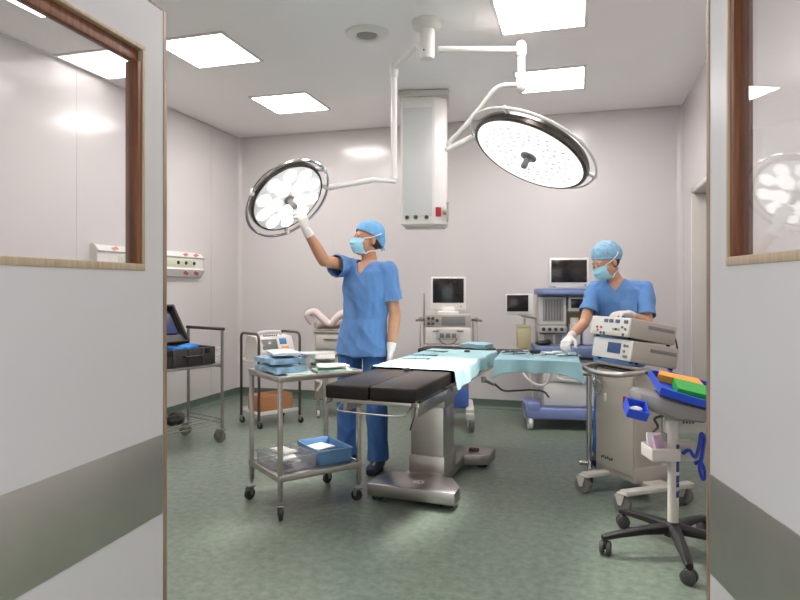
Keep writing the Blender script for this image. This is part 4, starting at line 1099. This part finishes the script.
def head_prims(m, H, f, up, k=1.):
    """H head centre (between the ears), f face direction, up"""
    H = Vector(H); f = Vector(f).normalized(); up = (Vector(up) - f*Vector(up).dot(f)).normalized(); l = up.cross(f)
    B = Matrix((l, -f, up)).transposed()    # columns: left, back, up
    pt = lambda x, y, z: H + l*x*k + f*y*k + up*z*k
    m.ball(pt(0, -.012, .035), (.075*k, .094*k, .088*k), B, 24)      # cranium
    m.ball(pt(0, .022, -.03), (.064*k, .068*k, .082*k), B, 20)       # face
    m.ball(pt(0, .045, -.085), (.036*k, .036*k, .03*k), B, 14)       # chin
    m.ball(pt(0, .055, .03), (.05*k, .034*k, .04*k), B, 14)          # brow
    for s_ in (-1, 1):
        m.ball(pt(.042*s_, .05, -.018), (.022*k, .022*k, .020*k), B, 12)   # cheek
        m.ball(pt(.078*s_, -.015, -.005), (.010*k, .020*k, .032*k), B, 12) # ear
        m.ball(pt(.030*s_, .082, .022), (.022*k, .010*k, .007*k), B, 10)    # brow ridge
    m.caps(pt(0, .085, .012), pt(0, .108, -.028), .009*k, .014*k, 10)      # nose
    m.ball(pt(0, .084, -.058), (.024*k, .014*k, .012*k), B, 10)            # lips
    return pt, B, l, f, up
def wrinkle(me, amp, sc, seed, calm=None):
    N = [v.normal.copy() for v in me.vertices]; out = []
    for v, n in zip(me.vertices, N):
        p = v.co
        q = Vector((p.x*sc, p.y*sc, p.z*sc*.35)) + Vector((seed, 0, 0))
        amp_ = amp if calm is None else amp*min(1, max(.12, ((p-calm).length-.08)/.16))
        q3 = Vector((p.x*sc*.8+p.z*sc*.5, p.y*sc*.8-p.z*sc*.4, p.z*sc*.5 + seed))
        out.extend(p + n*amp_*(.7*noise.noise(q) + .5*noise.noise(q*2.3) + .9*(.35-abs(noise.noise(q3)))))
    me.vertices.foreach_set('co', out)
    me.update()
def cutmesh(me, test):
    bm = bmesh.new(); bm.from_mesh(me)
    bmesh.ops.delete(bm, geom=[f for f in bm.faces if test(f.calc_center_median(), f.normal)], context='FACES')
    nb = {}
    for e in bm.edges:
        if e.is_boundary:
            a, b = e.verts; nb.setdefault(a, []).append(b); nb.setdefault(b, []).append(a)
    for _ in range(14):                     # even out the cut edge
        new = {v: (v.co*.5 + sum((q.co for q in l), Vector())/len(l)*.5) for v, l in nb.items()}
        for v, c in new.items(): v.co = c
    bm.to_mesh(me); bm.free(); me.shade_smooth(); me.update()
    return me

def person(spec):
    loc = (*cr(*spec['at']), 0)
    k = spec['k']
    F = Vector((*spec['face'], 0)).normalized(); Lf = Vector((-F.y, F.x, 0))      # chest direction and the person's left
    up = Vector((0, 0, 1))
    pel, wai, che, nkb = (Vector(spec[q]) for q in ('pelvis', 'waist', 'chest', 'neck'))
    A = spec['arms']; G = spec['legs']
    rs = spec['w']
    def torso(m, e, hem=None):
        ring = [(pel + up*-.10, Lf*(.165*rs+e), F*(.115+e)), (pel, Lf*(.172*rs+e), F*(.12+e)), (pel+up*.08, Lf*(.16*rs+e), F*(.112+e)), (wai, Lf*(.145*rs+e), F*(.105+e)),
                (wai+(che-wai)*.5, Lf*(.158*rs+e), F*(.112+e)), (che, Lf*(.172*rs+e), F*(.118+e)), (che+(nkb-che)*.55, Lf*(.165*rs+e), F*(.10+e)), (che+(nkb-che)*.85, Lf*(.10*rs+e), F*(.075+e)), (nkb+up*.005, Lf*(.052+e*.5), F*(.055+e*.5))]
        if hem is not None:
            ring[0] = (Vector((pel.x, pel.y, hem)), Lf*(.190*rs+e), F*(.138+e)); 
        m.eloft(ring, 28, 2.2)
    # --- body: one continuous surface
    m = MB(); torso(m, 0)
    pt, B, hl, hf, hu = head_prims(m, spec['head'], spec['look'], spec.get('hup', (0, 0, 1)), spec['hk'])
    m.caps(nkb - up*.03, Vector(spec['head']) + hu*-.03 - hf*.012, .058*k, .052*k, 16)
    hands = []
    for a in A:
        sh, el, wr = Vector(a['sh']), Vector(a['el']), Vector(a['wr'])
        m.caps(che+(nkb-che)*.6, sh, .055*k, .052*k); m.caps(sh, el, .052*k, .041*k); m.caps(el, el+(wr-el)*.33, .043*k, .043*k); m.caps(el+(wr-el)*.33, wr, .043*k, .027*k)
        hand_prims(m, wr, a['hd'], a['palm'], a['ts'], .97*k, a['curl'], -.003)
    for g in G:
        hp, kn, an = (Vector(q) for q in g['j'])
        m.caps(hp, kn, .082*k, .056*k); m.caps(kn, kn+(an-kn)*.3, .054*k, .055*k); m.caps(kn+(an-kn)*.3, an, .055*k, .036*k)
        td = Vector((*g['toe'], 0)).normalized()
        m.caps(an - up*.02 - td*.03, an - up*.045 + td*.12, .03, .026)
    body = link('person', remesh(m, .0065, 2), spec['skin'])
    body.location = loc; body.rotation_euler = (0, 0, YAW)
    tag(body, spec['label'], 'person')
    # --- tunic
    m = MB(); torso(m, .013, spec['hem'])
    for a in A:
        sh, el = Vector(a['sh']), Vector(a['el']); q = sh + (el-sh)*a['sleeve']
        m.caps(che+(nkb-che)*.62, sh, .066*k, .066*k); m.tube([sh, sh+(q-sh)*.6 - up*.012, q - up*.02], [.068*k, .074*k, .081*k], 18)
    me = remesh(m, .0065, 2)
    vz = spec['vz']; nx = nkb
    def test(c, n):
        r = c - nx; fr = r.dot(F); sd = abs(r.dot(Lf)); top = c.z - vz
        if (Vector((r.x, r.y, 0))).length < .064*k and c.z > nkb.z-.03: return True
        return fr > .0 and top > 0 and sd < top*.6
    cutmesh(me, test)
    def test2(c, n):            # open the sleeves
        for a in A:
            sh, el = Vector(a['sh']), Vector(a['el']); d = (el-sh).normalized(); q = sh+(el-sh)*a['sleeve'] - up*.02
            if (c-q).length < .094*k and n.dot(d) > .75 and (c-q).dot(d) > -.012: return True
        return False
    cutmesh(me, test2)
    wrinkle(me, .017, 11, spec['seed'], nkb)
    tu = link('tunic', me, M_SCRUB, body)
    so = tu.modifiers.new('thickness', 'SOLIDIFY'); so.thickness = .003; so.offset = -1
    pk_ = MB(); pc = che + F*.138 + Lf*.08 - up*.05
    pk_.box(pc, (.11, .006, .12), .003, Matrix((Lf, F, up)).transposed().to_3x3()) if spec.get('pocket') else None
    if spec.get('pocket'): P('pocket', pk_, M_SCRUB, tu)
    # --- trousers
    m = MB()
    m.eloft([(pel+up*.06, Lf*(.158*rs), F*.108), (pel, Lf*(.166*rs), F*.115), (pel-up*.09, Lf*(.166*rs), F*.112), (pel-up*.13, Lf*.12*rs, F*.09)], 24, 2.2)
    for g in G:
        hp, kn, an = (Vector(q) for q in g['j'])
        m.caps(hp, kn, .094*k, .075*k); m.tube([kn+(hp-kn)*.1, kn, kn+(an-kn)*.5, an+(an-kn).normalized()*.015], [.076*k, .076*k, .074*k, .076*k], 18)
    me = remesh(m, .007, 2); wrinkle(me, .014, 9, spec['seed']+9)
    link('trousers', me, M_SCRUBD, body)
    # --- shoes
    for g in G:
        an = Vector(g['j'][2]); td = Vector((*g['toe'], 0)).normalized(); sd = Vector((-td.y, td.x, 0)); b0 = Vector((an.x, an.y, 0))
        s_ = MB().eloft([(b0-td*.075+up*.035, sd*.022, up*.03), (b0-td*.06+up*.043, sd*.036, up*.043), (b0+up*.05, sd*.042, up*.05), (b0+td*.07+up*.038, sd*.047, up*.038), (b0+td*.14+up*.03, sd*.05, up*.03), (b0+td*.185+up*.024, sd*.034, up*.022)], 18, 2.6)
        P('shoe', s_, M_SHOE, body)
    # --- gloves
    for a in A:
        m = MB(); wr, el = Vector(a['wr']), Vector(a['el'])
        hand_prims(m, wr, a['hd'], a['palm'], a['ts'], k, a['curl'], .003)
        c = wr + (el-wr).normalized()*.05
        m.tube([wr + Vector(a['hd']).normalized()*.01, wr, c], [.026*k, .030*k, .036*k], 16)
        link('glove', remesh(m, .0035, 1), M_GLOVE, body)
    # --- cap, hair, mask, eyes
    hk = spec['hk']
    m = MB(); bo = spec['bouffant']
    if bo:
        m.ball(pt(0, -.03, .062), (.092*hk, .112*hk, .092*hk), B, 28); m.ball(pt(0, -.085, .045), (.078*hk, .07*hk, .076*hk), B, 20)
    else:
        m.ball(pt(0, -.022, .058), (.092*hk, .112*hk, .094*hk), B, 28); m.ball(pt(0, -.078, .015), (.072*hk, .062*hk, .078*hk), B, 20)
    me = remesh(m, .005, 2); wrinkle(me, .006 if bo else .004, 26 if bo else 18, 3)
    tl = .38 if bo else .34
    def tcap(c, n):
        r = (c - pt(0, 0, 0)); y, z = r.dot(hf)/hk, r.dot(hu)/hk
        z0 = .030 if bo else .042
        return z < (z0 + tl*(y-.02) if y > -.02 else z0-.015 + .78*(y+.02))
    cutmesh(me, tcap)
    cp = link('cap', me, spec['cap'], body)
    so = cp.modifiers.new('thickness', 'SOLIDIFY'); so.thickness = .002; so.offset = -1
    if bo:
        el_ = MB(); 
        ring = [pt(.083*math.cos(a), -.02+.098*math.sin(a), .028+(.36*.098*math.sin(a) if math.sin(a) > 0 else .5*.098*math.sin(a))) for a in [2*PI*i/36 for i in range(36)]]
        el_.tube(ring, .007, 8, True); P('elastic_band', el_, spec['cap'], cp)
    else:
        kn_ = MB().ball(pt(0, -.118, .0), (.022, .02, .018), B, 10).caps(pt(0, -.12, 0), pt(.02, -.14, -.05), .007, .005).caps(pt(0, -.12, 0), pt(-.02, -.14, -.055), .007, .005)
        P('tie', kn_, spec['cap'], cp)
    m = MB(); m.ball(pt(0, -.042, .0), (.071*hk, .070*hk, .066*hk), B, 22)
    P('hair', m, M_HAIR, body)
    # mask: curved panel over nose, mouth and chin
    rows = []
    for i in range(9):
        v = i/8; z = .004 - .108*v; row = []
        for j in range(13):
            u = (j-6)/6; ax2 = u*.068*(1-.12*(2*v-1)**2)
            yy = .126 - .062*abs(u)**2.0 - (.022*(v-.35)**2*4 if v > .35 else .045*(.35-v)**1.2) + (.0035*math.cos(v*PI*6))
            if abs(u) < .25 and v < .4: yy += .006
            row.append(pt(ax2, yy, z))
        rows.append(row)
    m = MB(); bm = m.bm
    fr_ = [[bm.verts.new(p) for p in r] for r in rows]; bk_ = [[bm.verts.new(p - hf*.004) for p in r] for r in rows]
    for i in range(8):
        for j in range(12):
            bm.faces.new((fr_[i][j], fr_[i+1][j], fr_[i+1][j+1], fr_[i][j+1])); bm.faces.new((bk_[i][j], bk_[i][j+1], bk_[i+1][j+1], bk_[i+1][j]))
    for i in range(8):
        for j in (0, 12): bm.faces.new((fr_[i][j], bk_[i][j], bk_[i+1][j], fr_[i+1][j]))
    for j in range(12):
        for i in (0, 8): bm.faces.new((fr_[i][j], fr_[i][j+1], bk_[i][j+1], bk_[i][j]))
    mk_ = P('face_mask', m, M_MASK, body)
    for s_ in (-1, 1):
        P('strap', MB().tube(smoothpath([rows[0][12 if s_ > 0 else 0], pt(.084*s_, .005, .018), pt(.094*s_, -.05, .045), pt(.05*s_, -.105, .075)], 5), .0032, 6), M_STRAP, mk_, 'white mask strap')
        P('strap', MB().tube(smoothpath([rows[8][12 if s_ > 0 else 0], pt(.066*s_, .0, -.082), pt(.056*s_, -.05, -.072), pt(.02*s_, -.075, -.06)], 5), .0032, 6), M_STRAP, mk_, 'white mask strap')
        e = MB().ball(pt(.031*s_, .076, .006), (.013*hk, .008*hk, .0075*hk), B, 10)
        P('eye', e, mat('eye_white', (214, 200, 190), .3), body)
        P('eyelid', MB().ball(pt(.031*s_, .0755, .0095), (.0145*hk, .0098*hk, .0068*hk), B, 12), spec['skin'], body)
        P('iris', MB().ball(pt(.031*s_, .0825, .0035), (.0048*hk, .003*hk, .0042*hk), B, 8), M_EYE, body)
        P('eyebrow', MB().caps(pt(.016*s_, .090, .029), pt(.048*s_, .077, .028), .0026, .002, 8), M_HAIR, body)
    return body

person(dict(at=(-.27, 4.55), k=1.0, hk=1.0, w=1.14, face=(-.62, -.78), seed=1,
    label='man in blue scrubs, cap and mask reaching up to the surgical lamp',
    pelvis=(.0, .0, .93), waist=(.012, 0, 1.08), chest=(.035, 0, 1.315), neck=(.05, .0, 1.495),
    head=(.03, -.01, 1.645), look=(-.86, -.46, .12), skin=M_SKIN, cap=M_CAP, bouffant=False, hem=.815, vz=1.385,
    arms=[dict(sh=(.182, -.100, 1.425), el=(.235, -.10, 1.105), wr=(.205, -.15, .865), hd=(-.12, -.1, -1), palm=(-.9, .1, .15), ts=1, curl=(14, 20, 16), sleeve=.62),
          dict(sh=(-.105, .06, 1.462), el=(-.262, -.18, 1.49), wr=(-.370, -.294, 1.697), hd=(-.22, -.40, .85), palm=(-.4, .12, .1), ts=-1, curl=(20, 34, 30), sleeve=.60)],
    legs=[dict(j=((.085, -.05, .90), (.10, -.10, .49), (.115, -.06, .085)), toe=(-.25, -.97)), dict(j=((-.085, .05, .90), (-.115, .06, .49), (-.126, .12, .085)), toe=(-.8, -.6))]))

person(dict(at=(1.60, 4.62), k=.90, hk=.99, w=.93, face=(-.42, -.9), seed=5,
    label='woman in blue scrubs and bouffant cap handling instruments at the teal table',
    pelvis=(.03, .03, .86), waist=(.035, .02, 1.0), chest=(.01, -.02, 1.20), neck=(-.015, -.045, 1.368),
    head=(-.115, -.105, 1.482), look=(-.84, -.34, -.40), skin=M_SKIN2, cap=M_CAP2, bouffant=True, hem=.74, vz=1.27, pocket=True,
    arms=[dict(sh=(.17, -.085, 1.295), el=(.15, -.20, 1.05), wr=(-.05, -.37, 1.125), hd=(-.8, -.5, .08), palm=(0, .05, -1), ts=-1, curl=(10, 18, 14), sleeve=.72),
          dict(sh=(-.148, .03, 1.295), el=(-.265, -.09, 1.045), wr=(-.42, -.27, .955), hd=(-.55, -.72, -.42), palm=(.3, .2, -.9), ts=1, curl=(24, 34, 26), sleeve=.62)],
    legs=[dict(j=((.09, .0, .83), (.10, -.02, .46), (.10, .03, .085)), toe=(-.35, -.93)), dict(j=((-.06, .06, .83), (-.07, .06, .46), (-.08, .09, .085)), toe=(-.5, -.86))]))

# ------------------------------------------------------------------ corridor light, world, camera
w = bpy.data.worlds.new('world'); SC.world = w; w.use_nodes = True
bg = w.node_tree.nodes['Background']; bg.inputs[0].default_value = (.95, .97, 1, 1); bg.inputs[1].default_value = .9
cam = bpy.data.cameras.new('camera'); co_ = bpy.data.objects.new('camera', cam); COL.objects.link(co_)
co_.location = (0, 0, 1.30); co_.rotation_euler = (PI/2, 0, YAW)
cam.sensor_width = 36; cam.lens = 36*625/800; cam.shift_y = -12/800; cam.clip_start = .05
SC.camera = co_
SC.view_settings.view_transform = 'Standard'; SC.view_settings.look = 'None'; SC.view_settings.gamma = 1
SC.view_settings.exposure = 1.05
try: SC.view_settings.use_curve_mapping = False
except Exception: pass
SC.cycles.use_denoising = True
SC.cycles.max_bounces = 10; SC.cycles.diffuse_bounces = 5; SC.cycles.glossy_bounces = 5; SC.cycles.transparent_max_bounces = 16
SC.cycles.sample_clamp_indirect = 8
SC.cycles.caustics_reflective = False; SC.cycles.caustics_refractive = False
